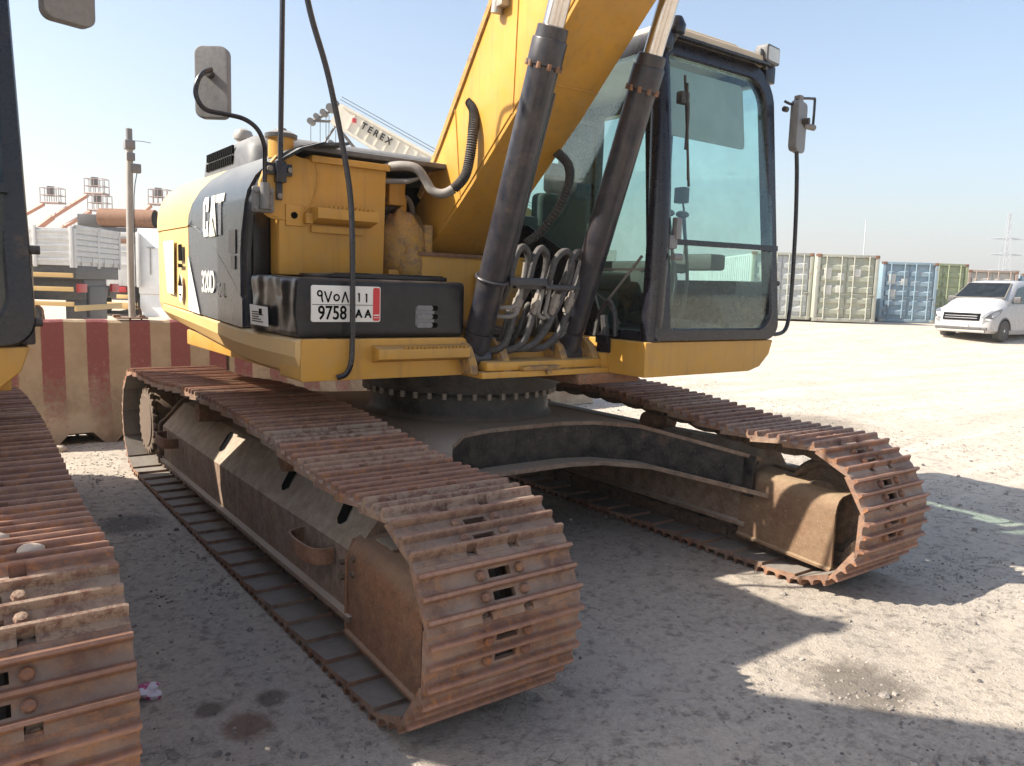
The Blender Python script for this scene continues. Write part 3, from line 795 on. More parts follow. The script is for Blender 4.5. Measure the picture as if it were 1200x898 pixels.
    b.tube([(-1.275, -.385, 1.93), (-1.275, -.385, 2.10), (-1.268, -.385, 2.5), (-1.262, -.39, 3.0), (-1.262, -.40, 3.12), (-1.27, -.45, 3.20), (-1.31, -.60, 3.22), (-1.375, -.80, 3.16), (-1.395, -.87, 3.0), (-1.375, -.895, 2.75), (-1.335, -.90, 2.55), (-1.257, -.90, 2.317), (-1.179, -.90, 1.982), (-1.150, -.90, 1.77), (-1.142, -.90, 1.45), (-1.141, -.90, 1.217), (-1.147, -.90, 1.12), (-1.165, -.885, 1.07), (-1.20, -.87, 1.055)], .0125, 10, 6)
    U('handrail', b, M['cabblack'], u)
    b = B(); b.box((-1.34, -.378, 1.965), (-1.215, -.36, 2.02), .004); b.box((-1.30, -.40, 1.93), (-1.25, -.36, 2.03), .006); b.box((-1.292, -.376, 1.85), (-1.262, -.36, 1.96), .004)
    hc = U('rail_clamp', b, M['cabblack'], u)
    for p in ((-1.325, 1.992), (-1.228, 1.992), (-1.277, 1.868)):
        b = B(); b.lathe([(.013, -.378), (.013, -.388), (.006, -.391)], (p[0], 0, p[1]), 'y', 10); obj('clamp_bolt', b, M['fitting'], hc)
    b = B(); b.box((-1.408, -.385, 1.785), (-1.305, -.36, 1.905), .014); b.cyl((-1.355, -.40, 1.80), (-1.355, -.40, 1.92), .024, 14)
    for p in ((-1.392, 1.805), (-1.320, 1.805), (-1.392, 1.885), (-1.320, 1.885)): b.lathe([(.012, -.385), (.012, -.395), (.005, -.398)], (p[0], 0, p[1]), 'y', 8)
    U('mirror_bracket', b, M['mirror_back'], u)
    b = B(); b.tube([(-1.357, -.40, 1.88), (-1.362, -.42, 2.02), (-1.377, -.45, 2.09), (-1.411, -.46, 2.148), (-1.471, -.46, 2.182), (-1.557, -.46, 2.19), (-1.636, -.46, 2.198), (-1.672, -.46, 2.25), (-1.664, -.46, 2.31), (-1.638, -.455, 2.35), (-1.60, -.44, 2.372)], .0105, 10, 5)
    ma = U('mirror_arm', b, M['cabblack'], u)
    def mirror(name, c, w, h, d, rz, par, tilt=0, face=-1):
        Mx = Matrix.Translation(c) @ Matrix.Rotation(rz, 4, 'Z') @ Matrix.Rotation(tilt, 4, 'X')
        b = B(); b.prism(rrect(-w/2, w/2, -h/2, h/2, .035, 5), 'y', -d/2, d/2, .008, 3, M=Mx)
        o = U(name, b, M['mirror_back'], par)
        b = B(); b.prism(rrect(-w/2+.012, w/2-.012, -h/2+.012, h/2-.012, .028, 5), 'y', face*(d/2+.002), face*(d/2-.002), M=Mx)
        obj('mirror_glass', b, M['mirror'], o)
        b = B(); b.cyl(Mx @ V((0, -face*(d/2), .03)), Mx @ V((0, -face*(d/2+.04), .03)), .018, 10); obj('mirror_pivot', b, M['rubber'], o)
        return o
    mirror('wing_mirror', V((-1.572, -.36, 2.335)), .150, .31, .045, math.radians(-38), u, 0, face=1)

    # ---- boom
    bx0, bx1 = -.345, .045
    bot = [(-.14, 1.665), (-.36, 1.80), (-.60, 1.985), (-1.0, 2.32), (-1.42, 2.715), (-2.2, 3.42), (-2.8, 3.78), (-3.6, 3.75), (-5.4, 3.15)]
    top = [(-5.45, 3.45), (-3.8, 4.45), (-3.0, 4.72), (-2.3, 4.65), (-1.6, 4.05), (-.77, 2.866), (-.30, 2.235), (-.075, 1.96), (.06, 1.86), (.10, 1.74), (.02, 1.655)]
    b = B(); b.prism(bot+top, 'x', bx0, bx1, .006)
    bm_ = U('boom', b, M['yellow'], u, 25)
    b = B()
    tpl = [V((0, y, z)) for y, z in [(-.075, 1.96), (-.30, 2.235), (-.77, 2.866), (-1.6, 4.05), (-2.3, 4.65)]]
    for xx in (bx0-.012, ):
        R = []
        for i, p in enumerate(tpl):
            d = (tpl[min(i+1, 4)]-tpl[max(0, i-1)]).normalized(); n_ = V((0, d.z, -d.y))
            R.append([p+V((xx, 0, 0))+n_*.0, p+V((xx, 0, 0))+n_*.03, p+V((xx+.03, 0, 0))+n_*.03, p+V((xx+.03, 0, 0))])
        b.rings(R)
    obj('boom_edge_strip', b, M['muddy'], bm_, 30)
    b = B(); b.cyl((bx0-.17, .0, 1.76), (bx1+.17, .0, 1.76), .055, 24); b.cyl((bx0-.03, .0, 1.76), (bx1+.03, .0, 1.76), .12, 28); U('boom_foot_pin', b, M['muddy'], u)
    b = B(); b.tube([(bx0-.02, -.86, 2.92), (bx0-.02, -.82, 3.0)], .03, 12); b.box((bx0-.05, -.90, 2.80), (bx0, -.82, 2.93), .01)
    b.cyl((bx0-.03, -.83, 2.78), (bx0-.03, -.87, 2.97), .028, 12); obj('boom_lamp', b, M['galv'], bm_)
    b = B()
    for xx in (bx0-.002, bx1+.002):
        b.tube([(xx, y+.014, z+.022) for y, z in bot[1:7]], .0045, 6)
    b.tube([(bx0-.002, -.50, 1.93), (bx0-.002, -.43, 2.40)], .004, 6)
    b.tube([(bx0-.002, -.95, 2.30), (bx0-.002, -.98, 3.15)], .004, 6)
    b.tube([(bx0+.01, -1.12, 2.425), (bx1-.01, -1.12, 2.425)], .004, 6)
    obj('weld_seam', b, M['yellow'], bm_)
    # tower plates
    b = B()
    b.box((-.66, -.30, 1.10), (-.50, .25, 1.55), .01)
    b.box((-.505, -.36, 1.10), (.20, .20, 1.635), .008)
    b.prism([(-.36, 1.636), (-.36, 1.650), (.1, 1.650), (.1, 1.636)], 'x', -.53, .22, .002)
    tw = U('boom_tower', b, M['yellow'], u)
    b = B(); b.prism([(-.37, 1.628), (-.365, 1.628), (-.365, 1.650), (-.37, 1.650)], 'x', -.52, .10); obj('tower_seam', b, M['rustplate'], tw)
    for xx in (-.53, -.33, .05, .27):
        b = B(); b.prism([(-.66, 1.05), (-.96, 1.05), (-.95, 1.10), (-.90, 1.18), (-.84, 1.215), (-.76, 1.20), (-.66, 1.12)], 'x', xx-.022, xx+.022, .006)
        b.lathe([(.05, -.03), (.05, .03)], (xx, -.82, 1.12), 'x', 18)
        U('cylinder_lug', b, M['muddy'], u)
    # muddy casting left of boom foot
    b = B(); b.sphere((-.54, -.22, 1.66), .125, (1.05, .9, 1.65), 24, 18, .18)
    b.sphere((-.53, -.32, 1.57), .075, (.9, .7, 1.4), 16, 12, .3); b.box((-.44, -.30, 1.50), (-.39, .05, 1.80), .01)
    U('foot_casting', b, M['muddy'], u, 60)
    b = B(); b.box((-.60, -.18, 1.90), (-.50, -.06, 2.02), .01); b.box((-.52, -.16, 1.60), (-.48, -.06, 1.95), .008); b.box((-.72, .0, 2.03), (-.40, .10, 2.07), .01); U('valve_bracket', b, M['yellow'], u)
    for k in range(5):
        b = B(); z = 1.72+k*.05
        b.tube([(-.70, -.06, z), (-.60, -.14, z+.01), (-.52, -.10, z+.03), (-.50, .0, z+.02)], .014, 8, 5); U('hydraulic_hose', b, M['hose'], u)
    b = B(); b.tube([(-.56, .0, 1.80), (-.53, -.10, 1.92), (-.46, -.12, 1.95), (-.40, -.08, 1.88), (-.38, .0, 1.78)], .016, 8, 6); U('hydraulic_hose', b, M['pipe'], u)
    # corrugated ducts
    b = B(); b.tube(catmull([V(p) for p in [(-.70, -.32, 2.07), (-.66, -.42, 2.075), (-.60, -.48, 2.06), (-.555, -.50, 2.0), (-.53, -.52, 1.955), (-.49, -.56, 1.94), (-.45, -.60, 1.965)]], 6), .024, 14); U('air_duct', b, M['pipe'], u)
    b = B(); b.tube(catmull([V(p) for p in [(-.45, -.60, 1.965), (-.41, -.64, 2.03), (-.395, -.66, 2.13), (-.38, -.66, 2.26), (-.35, -.62, 2.36), (-.33, -.55, 2.42)]], 22), .026, 14, corr=.10); U('corrugated_hose', b, M['hose'], u, 20)
    b = B(); b.tube(catmull([V(p) for p in [(.06, -.55, 1.72), (.14, -.60, 1.80), (.16, -.72, 1.93), (.15, -.80, 2.05), (.10, -.84, 2.13), (.02, -.84, 2.18)]], 16), .024, 12, corr=.10); U('corrugated_hose', b, M['hose'], u, 20)
    b = B(); b.tube([(-.75, -.30, 2.0), (-.62, -.42, 2.0), (-.56, -.46, 2.02)], [.012, .014, .006], 10); U('grab_handle', b, M['pipe'], u)
    # ---- boom cylinders
    for xx in (-.45, .15):
        A = V((xx, -.82, 1.12)); C_ = V((xx, -1.96, 4.15)); d = (C_-A).normalized(); L = (C_-A).length
        q = V((1, 0, 0)).cross(d)
        b = B()
        b.tube([A, A+d*.14], [.065, .07], 24)
        b.tube([A+d*.12, A+d*.145, A+d*.16, A+d*1.40], [.05, .066, .069, .069], 28)
        b.cyl(A-V((.062, 0, 0)), A+V((.062, 0, 0)), .075, 24)
        cy = U('boom_cylinder', b, M['cyl'], u)
        b = B(); b.tube([A+d*1.395, A+d*1.40, A+d*1.50, A+d*1.505, A+d*1.507, A+d*1.555, A+d*1.56], [.068, .077, .077, .075, .069, .067, .054], 28)
        hdp = obj('cylinder_head', b, M['cyl'], cy)
        for k in range(10):
            a = 2*PI*k/10; c_ = (V((1, 0, 0))*math.cos(a)+q*math.sin(a))*.072
            b = B(); b.cyl(A+d*1.385+c_, A+d*1.412+c_, .011, 8); obj('head_bolt', b, M['rustplate'], cy)
        b = B(); b.tube([A+d*1.55, A+d*(L-.1)], .047, 24); obj('piston_rod', b, M['steel'], cy)
        b = B(); b.cyl(C_-V((.06, 0, 0)), C_+V((.06, 0, 0)), .085, 24); obj('rod_eye', b, M['cyl'], cy)
        if xx < 0:   # hose pipe along cylinder
            b = B(); c_ = q*(-.0)+V((.082, 0, 0)); 
            b.tube([A+d*.38+c_, A+d*1.3+c_], .016, 10); b.tube([A+d*.38+c_*.9, A+d*1.3+c_*.9], .010, 8); obj('cylinder_pipe', b, M['cyl'], cy)
            b = B(); b.tube([A+d*.42-q*.0+V((-.078, 0, 0))*math.cos(t_)+q*.078*math.sin(t_) for t_ in [2*PI*k/24 for k in range(25)]], .008, 8); 
            b.box(A+d*.40+V((.07, -.06, -.01)), A+d*.40+V((.30, -.02, .03)), .008); obj('hose_clamp', b, M['cyl'], cy)
    b = B(); b.cyl((-.60, -1.96, 4.15), (.30, -1.96, 4.15), .05, 20); U('cylinder_pin', b, M['cyl'], u)
    # ---- hydraulic hoses in front of the boom foot
    hs = []
    def hose(pts, r, m='hose', k=6):
        b = B(); b.tube(pts, r, 10, k); return U('hydraulic_hose', b, M[m], u)
    for dx in (-.06, .057):
        hose([(-.30+dx, -.92, 1.40), (-.29+dx, -.97, 1.50), (-.265+dx, -.98, 1.62), (-.225+dx, -.98, 1.672), (-.18+dx, -.97, 1.64), (-.175+dx, -.96, 1.56), (-.20+dx, -.95, 1.45), (-.225+dx, -.94, 1.36), (-.245+dx, -.93, 1.27), (-.28+dx*.9, -.92, 1.19), (-.34+dx*.7, -.88, 1.155), (-.42+dx*.4, -.80, 1.16), (-.46+dx*.2, -.66, 1.20)], .0185)
    for dx in (-.127, -.025):
        hose([(-.005+dx, -.93, 1.43), (.01+dx, -.99, 1.52), (.04+dx, -1.0, 1.62), (.075+dx*.8, -1.0, 1.665), (.115+dx*.7, -.99, 1.63), (.115+dx*.7, -.98, 1.54), (.085+dx*.8, -.97, 1.43), (.055+dx*.9, -.96, 1.34), (.02+dx, -.95, 1.25), (-.05+dx, -.93, 1.18), (-.12+dx, -.90, 1.165), (-.20+dx, -.82, 1.17), (-.24+dx, -.70, 1.20)], .0185)
    for dx, dz in ((0, 0), (.0, .045)):
        hose([(-.44, -.88, 1.34+dz), (-.36, -.93, 1.33+dz), (-.30, -.95, 1.34+dz), (-.275, -.955, 1.40+dz), (-.26, -.96, 1.50), (-.25, -.965, 1.60)], .011, 'pipe')
        hose([(-.13+dz, -.97, 1.52), (-.15+dz, -.965, 1.40), (-.155+dz, -.96, 1.35), (-.12+dz, -.955, 1.325), (-.07+dz, -.94, 1.34)], .011, 'pipe')
    for k, (xa, xb) in enumerate(((-.33, -.20), (-.24, -.06), (-.10, .06), (.02, -.12), (-.30, -.02))):
        hose([(xa, -.80-.02*k, 1.15), (xa+.02, -.88, 1.25), ((xa+xb)/2, -.86-.01*k, 1.36+.03*k), (xb, -.80, 1.28), (xb+.02, -.66, 1.22), (xb, -.45, 1.25)], .015)
    for (x, y, z, dx) in ((-.275, -.945, 1.40, .02), (-.158, -.945, 1.40, .02), (-.055, -.965, 1.40, .025), (.045, -.965, 1.41, .025)):
        b = B(); p = V((x, y, z)); d = V((dx, -.01, .09)).normalized()
        b.tube([p-d*.06, p-d*.045, p-d*.02, p-d*.018, p+d*.02, p+d*.022, p+d*.05], [.018, .022, .022, .026, .026, .019, .018], 8); U('hose_fitting', b, M['fitting'], u, 20)
    b = B(); b.box((-.32, -.99, 1.47), (-.10, -.955, 1.50), .006); b.box((-.15, -1.01, 1.47), (.08, -.975, 1.495), .006); U('hose_bracket', b, M['cyl'], u)
    b = B(); b.cyl((-.05, -.50, 1.30), (.05, -.42, 1.32), .06, 16); b.box((-.30, -.62, 1.16), (.1, -.45, 1.20), .008); b.box((-.16, -.42, 1.2), (.14, -.37, 1.55), .01); b.cyl((-.2, -.5, 1.26), (-.2, -.37, 1.26), .03, 12); U('valve_block', b, M['muddy'], u)
    # ---- stick and bucket (above and in front of the camera's frame)
    b = B(); b.prism([(-5.15, 3.9), (-5.55, 3.75), (-5.35, .95), (-5.20, .90), (-5.0, 2.4), (-4.85, 3.4)], 'x', -.30, 0, .01); U('stick', b, M['yellow'], u)
    b = B(); b.cyl((-.15, -3.2, 4.75), (-.15, -4.6, 4.25), .075, 20); b.cyl((-.15, -4.6, 4.25), (-.15, -5.2, 3.95), .045, 16); U('stick_cylinder', b, M['cyl'], u)
    b = B()
    bk = [(-5.4, 1.0), (-5.1, 1.0), (-4.75, .85), (-4.5, .55), (-4.55, .2), (-4.85, .02), (-5.25, .03), (-5.55, .15)]
    b.prism([(y, z) for y, z in bk]+[(y*1.0+(-.02 if y > -5 else .02), z+.0) for y, z in []], 'x', -.70, -.66, .004); b.prism(bk, 'x', .36, .40, .004)
    for (a, c_) in zip(bk[1:], bk[2:]):
        b.prism([a, c_, (c_[0]-.03, c_[1]+.02), (a[0]-.03, a[1]-.03)], 'x', -.66, .36, .002)
    U('bucket', b, M['rustplate'], u)

    # ---- cab platform (yellow) under the cab
    b = B(); b.prism([(.335, 1.03), (1.20, 1.035), (1.30, 1.06), (1.38, 1.13), (1.41, 1.215), (.335, 1.215)], 'y', -1.245, .30, .008, 3)
    b.prism([(.27, 1.045), (.345, 1.045), (.345, 1.2), (.30, 1.2)], 'y', -.8, .3, .01)
    cp = U('cab_sill', b, M['yellow'], u)
    b = B(); b.box((.318, -.99, 1.14), (.33, -.89, 1.215), .003); b.box((.30, -.985, 1.19), (.33, -.895, 1.235), .006); obj('sill_hinge', b, M['cabblack'], cp)

    # ---- cab
    FZ = lambda z: -1.262+max(0, z-1.75)*.13
    b = B()
    # front ring frame
    out_ = rrect(.385, 1.43, 1.218, 2.80, [.02, .09, .20, .10], 7)
    in_ = rrect(.500, 1.345, 1.285, 2.70, [.03, .11, .13, .05], 7)
    def warp(x, z):
        s_ = max(0, (z-1.9))
        if x > .9: x -= .05*s_*s_*1.6
        return x
    def ring(P, dy): return [V((warp(x, z), FZ(z)+dy, z)) for x, z in P]
    R = [ring(out_, .06), ring(out_, .012), ring([(x+(.9-x)*.012, z+(2-z)*.008) for x, z in out_], 0), ring([(x-(.9-x)*.018, z-(2-z)*.012) for x, z in in_], 0), ring(in_, .012), ring(in_, .06)]
    t = bmesh.new(); vs = [[t.verts.new(p) for p in r] for r in R]+[]
    n = len(out_)
    for i in range(6):
        for j in range(n):
            t.faces.new((vs[i][j], vs[i][(j+1) % n], vs[(i+1) % 6][(j+1) % n], vs[(i+1) % 6][j]))
    bmesh.ops.recalc_face_normals(t, faces=t.faces); b._add(t)
    # right A pillar (round) and its lower fairing
    b.tube([(.415, -1.20, 1.22), (.415, -1.215, 1.75), (.43, -1.18, 2.25), (.45, -1.13, 2.62), (.47, -1.08, 2.76)], [.058, .060, .056, .05, .05], 20, 4)
    # rear pillars, door pillar, sills
    for p in ((.42, .38), (1.38, .38)): b.box((p[0]-.04, p[1]-.05, 1.22), (p[0]+.04, p[1]+.05, 2.78), .012)
    b.box((1.39, -.34, 1.22), (1.43, -.27, 2.78), .008)
    b.box((.40, .33, 1.22), (1.40, .43, 1.55), .01)
    b.box((.40, .33, 2.66), (1.40, .43, 2.78), .01)
    b.box((1.385, -1.22, 1.22), (1.43, .38, 1.56), .01)
    b.box((1.02, .345, 1.5), (1.38, .375, 2.70), .01)
    b.box((.39, -1.20, 2.70), (.47, .40, 2.80), .012); b.box((1.31, -1.14, 2.70), (1.40, .40, 2.80), .012)
    # right side lower panel (x = .38)
    b.prism([(-1.20, 1.22), (-1.20, 1.27), (-.90, 1.27), (-.80, 1.40), (-.72, 1.60), (-.50, 1.70), (-.15, 1.86), (.33, 1.90), (.33, 1.22)], 'x', .375, .40, .004)
    b.box((.40, -1.2, 1.215), (1.40, .36, 1.245), .004)
    cab = U('cab', b, M['cabblack'], u, 30)
    b = B(); P = ring([(.49, 1.725), (1.365, 1.735), (1.365, 1.765), (.49, 1.752)], -.004); Q = [p+V((0, .03, 0)) for p in P]; b.rings([P, Q])
    obj('windshield_bar', b, M['cabblack'], cab)
    b = B(); P = ring([(.49, 1.28), (1.30, 1.28), (1.352, 1.36), (1.352, 1.73), (.49, 1.725)], .022); Q = [p+V((0, .005, 0)) for p in P]; b.rings([P, Q]); obj('lower_windshield', b, M['glass'], cab)
    b = B(); P = ring([(.49, 1.755)]+[(1.352, 1.76)]+[(1.36, 2.0), (1.36, 2.3), (1.355, 2.5), (1.34, 2.62), (1.28, 2.705), (.49, 2.705)], .022); Q = [p+V((0, .005, 0)) for p in P]; b.rings([P, Q]); obj('windshield', b, M['glass'], cab)
    sg = [(-1.17, 1.27), (-.90, 1.27), (-.80, 1.40), (-.72, 1.60), (-.50, 1.70), (-.15, 1.86), (.33, 1.90), (.33, 2.70), (-1.07, 2.70), (-1.16, 2.2)]
    b = B(); b.prism(sg, 'x', .385, .390); obj('side_window', b, M['glass'], cab)
    b = B(); b.box((.46, .385, 1.55), (1.34, .39, 2.66)); obj('rear_window', b, M['glass'], cab)
    b = B(); b.prism([(-1.15, 1.56), (.33, 1.56), (.33, 2.70), (-1.08, 2.70)], 'x', 1.40, 1.405, f=lambda c: (c.x-.085*max(0, c.z-1.9), c.y, c.z)); obj('door_window', b, M['glass'], cab)
    b = B(); b.tube([(.38, -1.14, 1.66), (.383, -.83, 1.36), (.383, -.72, 1.60)], .008, 8); b.box((.376, -1.16, 1.585), (.382, -.85, 1.597)); obj('window_trim', b, M['pipe'], cab)
    # hinge bracket on pillar, seam
    b = B(); b.box((.44, -1.275, 1.70), (.50, -1.24, 1.77), .01); b.box((.475, -1.285, 1.75), (.515, -1.25, 1.86), .006); b.cyl((.46, -1.28, 1.66), (.52, -1.28, 1.66), .018, 10); obj('window_latch', b, M['mirror_back'], cab)
    # roof
    b = B()
    b.prism(rrect(.42, 1.34, -1.165, .42, .12, 6), 'z', 2.785, 2.835, .018, 3)
    rf = U('cab_roof', b, M['cream'], u)
    b = B(); b.prism(rrect(.50, 1.15, -1.10, .2, .08, 5), 'z', 2.835, 2.872, .012, 3); obj('roof_hatch', b, M['cream'], rf)
    b = B()
    b.box((.50, -1.19, 2.775), (1.28, -1.15, 2.790), .005)
    obj('roof_seal', b, M['cabblack'], rf)
    # work lamp
    Mx = Matrix.Translation((1.315, -1.13, 2.845)) @ Matrix.Rotation(math.radians(8), 4, 'Z')
    b = B(); b.prism(rrect(-.075, .075, -.05, .05, .018), 'y', -.045, .03, .006, M=Mx); b.box((-.105, -.02, -.03), (-.07, .02, .02), .006, M=Mx); b.box((-.01, -.01, -.075), (.01, .01, -.045), .002, M=Mx)
    wl = U('work_lamp', b, M['hood'], u)
    b = B(); b.prism(rrect(-.062, .062, -.038, .038, .012), 'y', -.049, -.044, M=Mx); obj('lamp_lens', b, M['lamp'], wl)
    b = B(); b.lathe([(.02, 0), (.045, .01), (.05, .05), (.03, .09)], (.50, -1.18, 2.78), 'z', 14); b.cyl((.47, -1.14, 2.70), (.50, -1.20, 2.82), .02, 10); U('beacon_stub', b, M['cabblack'], u)
    # bolts / bumpers on outer corner
    for z in (2.55, 1.55, 1.30): b = B(); b.cyl((1.39 if z > 2 else 1.41, -1.22, z), (1.418 if z > 2 else 1.452, -1.22, z), .016, 10); obj('door_stop', b, M['rubber'], cab)
    # wiper
    b = B(); b.tube([(.475, -1.30, 2.52), (.490, -1.30, 2.35), (.53, -1.29, 2.05)], .006, 6, 3); b.tube([(.47, -1.285, 2.56), (.505, -1.285, 2.32), (.545, -1.285, 2.02)], .007, 6, 3); b.box((.44, -1.30, 2.42), (.50, -1.26, 2.48), .008); b.tube([(.46, -1.27, 2.45), (.50, -1.29, 2.43), (.50, -1.29, 2.2)], .008, 6, 3)
    obj('wiper', b, M['rubber'], cab)
    # interior: visor, seat, consoles, levers, monitor
    b = B(); b.prism(rrect(.50, 1.17, 2.30, 2.66, .03), 'y', -1.135, -1.125, .003, f=lambda c: (c.x, c.y+.25*(c.z-2.3)*.5, c.z)); obj('sun_visor', b, M['interl'], cab)
    b = B()
    b.box((.70, -.32, 1.48), (1.14, .12, 1.60), .05, 4); b.box((.70, .05, 1.55), (1.14, .18, 2.12), .05, 4, M=Matrix.Translation((0, .09, 0)) @ Matrix.Rotation(0, 4, 'X'))
    b.box((.80, .17, 2.13), (1.05, .27, 2.33), .04, 4); b.box((.75, -.25, 1.24), (1.09, .1, 1.48), .02)
    obj('seat', b, M['seat'], cab)
    b = B(); b.box((.46, -.55, 1.45), (.64, .25, 1.70), .03, 3); b.box((1.18, -.50, 1.45), (1.34, .2, 1.68), .03, 3); b.box((.44, .1, 1.5), (.66, .33, 1.95), .03)
    obj('console', b, M['inter'], cab)
    b = B()
    b.tube([(.76, -.95, 1.26), (.78, -1.0, 1.55), (.74, -.98, 1.90)], .010, 8, 4); b.tube([(.90, -.95, 1.26), (.90, -1.0, 1.55), (.86, -.98, 1.90)], .010, 8, 4)
    b.sphere((.73, -.98, 1.92), .035, (1.4, .8, .6)); b.sphere((.85, -.98, 1.92), .035, (1.4, .8, .6))
    b.tube([(1.22, -.42, 1.66), (1.22, -.50, 1.80), (1.20, -.52, 1.85)], [.015, .018, .025], 8); b.tube([(.56, -.45, 1.68), (.56, -.52, 1.80), (.56, -.53, 1.86)], [.015, .018, .025], 8)
    b.box((.70, -1.02, 1.27), (.80, -.90, 1.32), .01); b.box((.84, -1.02, 1.27), (.94, -.90, 1.32), .01)
    obj('control_levers', b, M['inter'], cab)
    b = B(); b.box((1.27, -.60, 2.05), (1.33, -.52, 2.15), .008); b.box((1.22, -.90, 1.62), (1.36, -.55, 1.72), .02); b.box((1.05, -.7, 1.60), (1.25, -.45, 1.66), .02); b.tube([(1.34, -.56, 1.6), (1.36, -.56, 1.85), (1.31, -.56, 2.08)], .007, 6, 3); b.tube([(1.02, -.72, 1.30), (1.06, -.76, 1.5), (1.10, -.7, 1.66)], .018, 8, 3); obj('monitor', b, M['inter'], cab)
    b = B(); b.box((.93, .36, 1.56), (.96, .385, 2.66)); b.box((.46, .35, 1.55), (1.34, .38, 1.62)); b.box((1.18, .37, 2.12), (1.24, .38, 2.18)); obj('rear_bars', b, M['cabblack'], cab)
    # ---- far side mirror and its rail
    b = B()
    b.tube([(1.42, -1.20, 2.60), (1.46, -1.21, 2.59), (1.50, -1.21, 2.60), (1.535, -1.21, 2.63), (1.68, -1.21, 2.655), (1.70, -1.21, 2.64), (1.70, -1.21, 2.48)], .008, 8, 3)
    U('mirror_arm', b, M['cabblack'], u); b = B()
    b.tube([(1.54, -1.20, 2.62), (1.560, -1.20, 2.40), (1.59, -1.20, 2.20), (1.615, -1.20, 1.9), (1.625, -1.20, 1.55), (1.615, -1.20, 1.34), (1.58, -1.20, 1.265), (1.50, -1.20, 1.245), (1.43, -1.20, 1.25)], .0125, 10, 5)
    U('mirror_rail', b, M['cabblack'], u)
    mirror('wing_mirror', V((1.565, -1.20, 2.475)), .17, .29, .05, math.radians(17), u, 0, face=1)
    b = B(); b.box((1.52, -1.23, 2.60), (1.56, -1.19, 2.65), .006); b.cyl((1.60, -1.21, 2.49), (1.71, -1.21, 2.49), .018, 10); U('mirror_clamp', b, M['pipe'], u)
    # cab side hydraulic valve / pipes in gap
    b = B()
    b.tube([(.33, -.86, 1.225), (.345, -.87, 1.33), (.35, -.93, 1.42), (.355, -.98, 1.36), (.35, -1.0, 1.23)], .014, 8, 5); b.cyl((.345, -.93, 1.23), (.345, -.91, 1.34), .022, 10)
    b.tube([(.36, -.62, 1.56), (.36, -.90, 1.42), (.36, -1.02, 1.30)], .005, 6)
    U('window_washer_hose', b, M['hose'], u)
    return root

EX = make_excavator()

# clods and gravel caught on the shoes
def clods(root, sx, spots):
    pass

LOWER = ('track_chain', 'track_frame', 'idler', 'sprocket', 'track_roller', 'carrier_roller', 'carbody')
SKIP = ('number_plate', 'mirror_rail', 'mirror_clamp')
def copy_tree(o, parent=None):
    c = o.copy(); COL.objects.link(c); c.parent = parent
    for ch in list(o.children):
        if ch.name.split('.')[0] in SKIP: continue
        copy_tree(ch, c)
    return c
NB = copy_tree(EX)
NB.location = (-3.75, 0.03, 0)
NB['label'] = 'second yellow excavator at the left edge, mostly cut off, rusty track in the foreground'
m, nt, p, out = newmat('sun_blocking_dark_glass'); tc = N(nt, 'ShaderNodeTexCoord'); n_ = tex(nt, tc.outputs['Object'], 'noise', 5, 8, .7)
nt.links.new(mixc(nt, ramp(nt, n_, .4, .7), (.010, .016, .015), (.05, .055, .05)), p.inputs['Base Color']); p.inputs['Roughness'].default_value = .12; M['blockglass'] = m
for ch in NB.children:
    for g_ in ch.children:
        if g_.name.split('.')[0] in ('side_window', 'door_window', 'rear_window', 'windshield', 'lower_windshield'):
            g_.data = g_.data.copy(); g_.data.materials.clear(); g_.data.materials.append(m)  # opaque panes added to stop sun passing through this cab's windows
for ch in NB.children:
    if ch.name.split('.')[0] not in LOWER: ch.location.y += .30; ch.location.x -= .015
EX['group'] = NB['group'] = 'parked crawler excavators'


# ------------------------------------------------------------------ ground
FW = V((math.sin(.6352), math.cos(.6352), 0)); CAM = V((-2.6105, -4.0878, 1.4756))
def sstep(a, b, x):
    t = max(0, min(1, (x-a)/(b-a))); return t*t*(3-2*t)
def gz(x, y):
    d = (x-CAM.x)*FW.x+(y-CAM.y)*FW.y
    r = math.hypot(x, y)
    z = .50*sstep(20, 30, d)
    k = 1-sstep(9, 16, r)
    n1 = noise.noise(V((x*.9, y*.9, 3)))*.018+noise.noise(V((x*2.7, y*2.7, 9)))*.009+noise.noise(V((x*9, y*9, 1)))*.007+noise.noise(V((x*21, y*21, 6)))*.0055*max(0, noise.noise(V((x*1.3, y*1.3, 8)))+.45)
    # keep it pressed flat under the tracks
    for cx in (-1.19, 1.19, -4.94, -2.56):
        if abs(x-cx) < .55 and -2.6 < y < 3.0:
            k *= sstep(.28, .55, abs(x-cx)) if abs(x-cx) > .28 else 0
    z += n1*k+(noise.noise(V((x*.08, y*.08, 5)))*.10*sstep(10, 25, r) if d < 26 else 0)*(1-sstep(22, 26, d))
    # small berm in front of the containers
    z += .10*math.exp(-((d-27.5)/1.2)**2)*(1 if x > 8 else 0)
    return z-.003
def coords(a, b, far):
    L = [a+i*.04 for i in range(int((b-a)/.04)+1)]
    s = .12; x = a; left = []
    while x > -far: x -= s; s *= 1.16; left.append(x)
    s = .12; x = L[-1]; right = []
    while x < far: x += s; s *= 1.09; right.append(x)
    return left[::-1]+L+right
xs = coords(-4.2, 7.5, 900); ys = coords(-5.0, 6.0, 900)
t = bmesh.new(); rows = [[t.verts.new((x, y, gz(x, y))) for x in xs] for y in ys]
for i in range(len(ys)-1):
    for j in range(len(xs)-1): t.faces.new((rows[i][j], rows[i][j+1], rows[i+1][j+1], rows[i+1][j]))
b = B(); b._add(t)
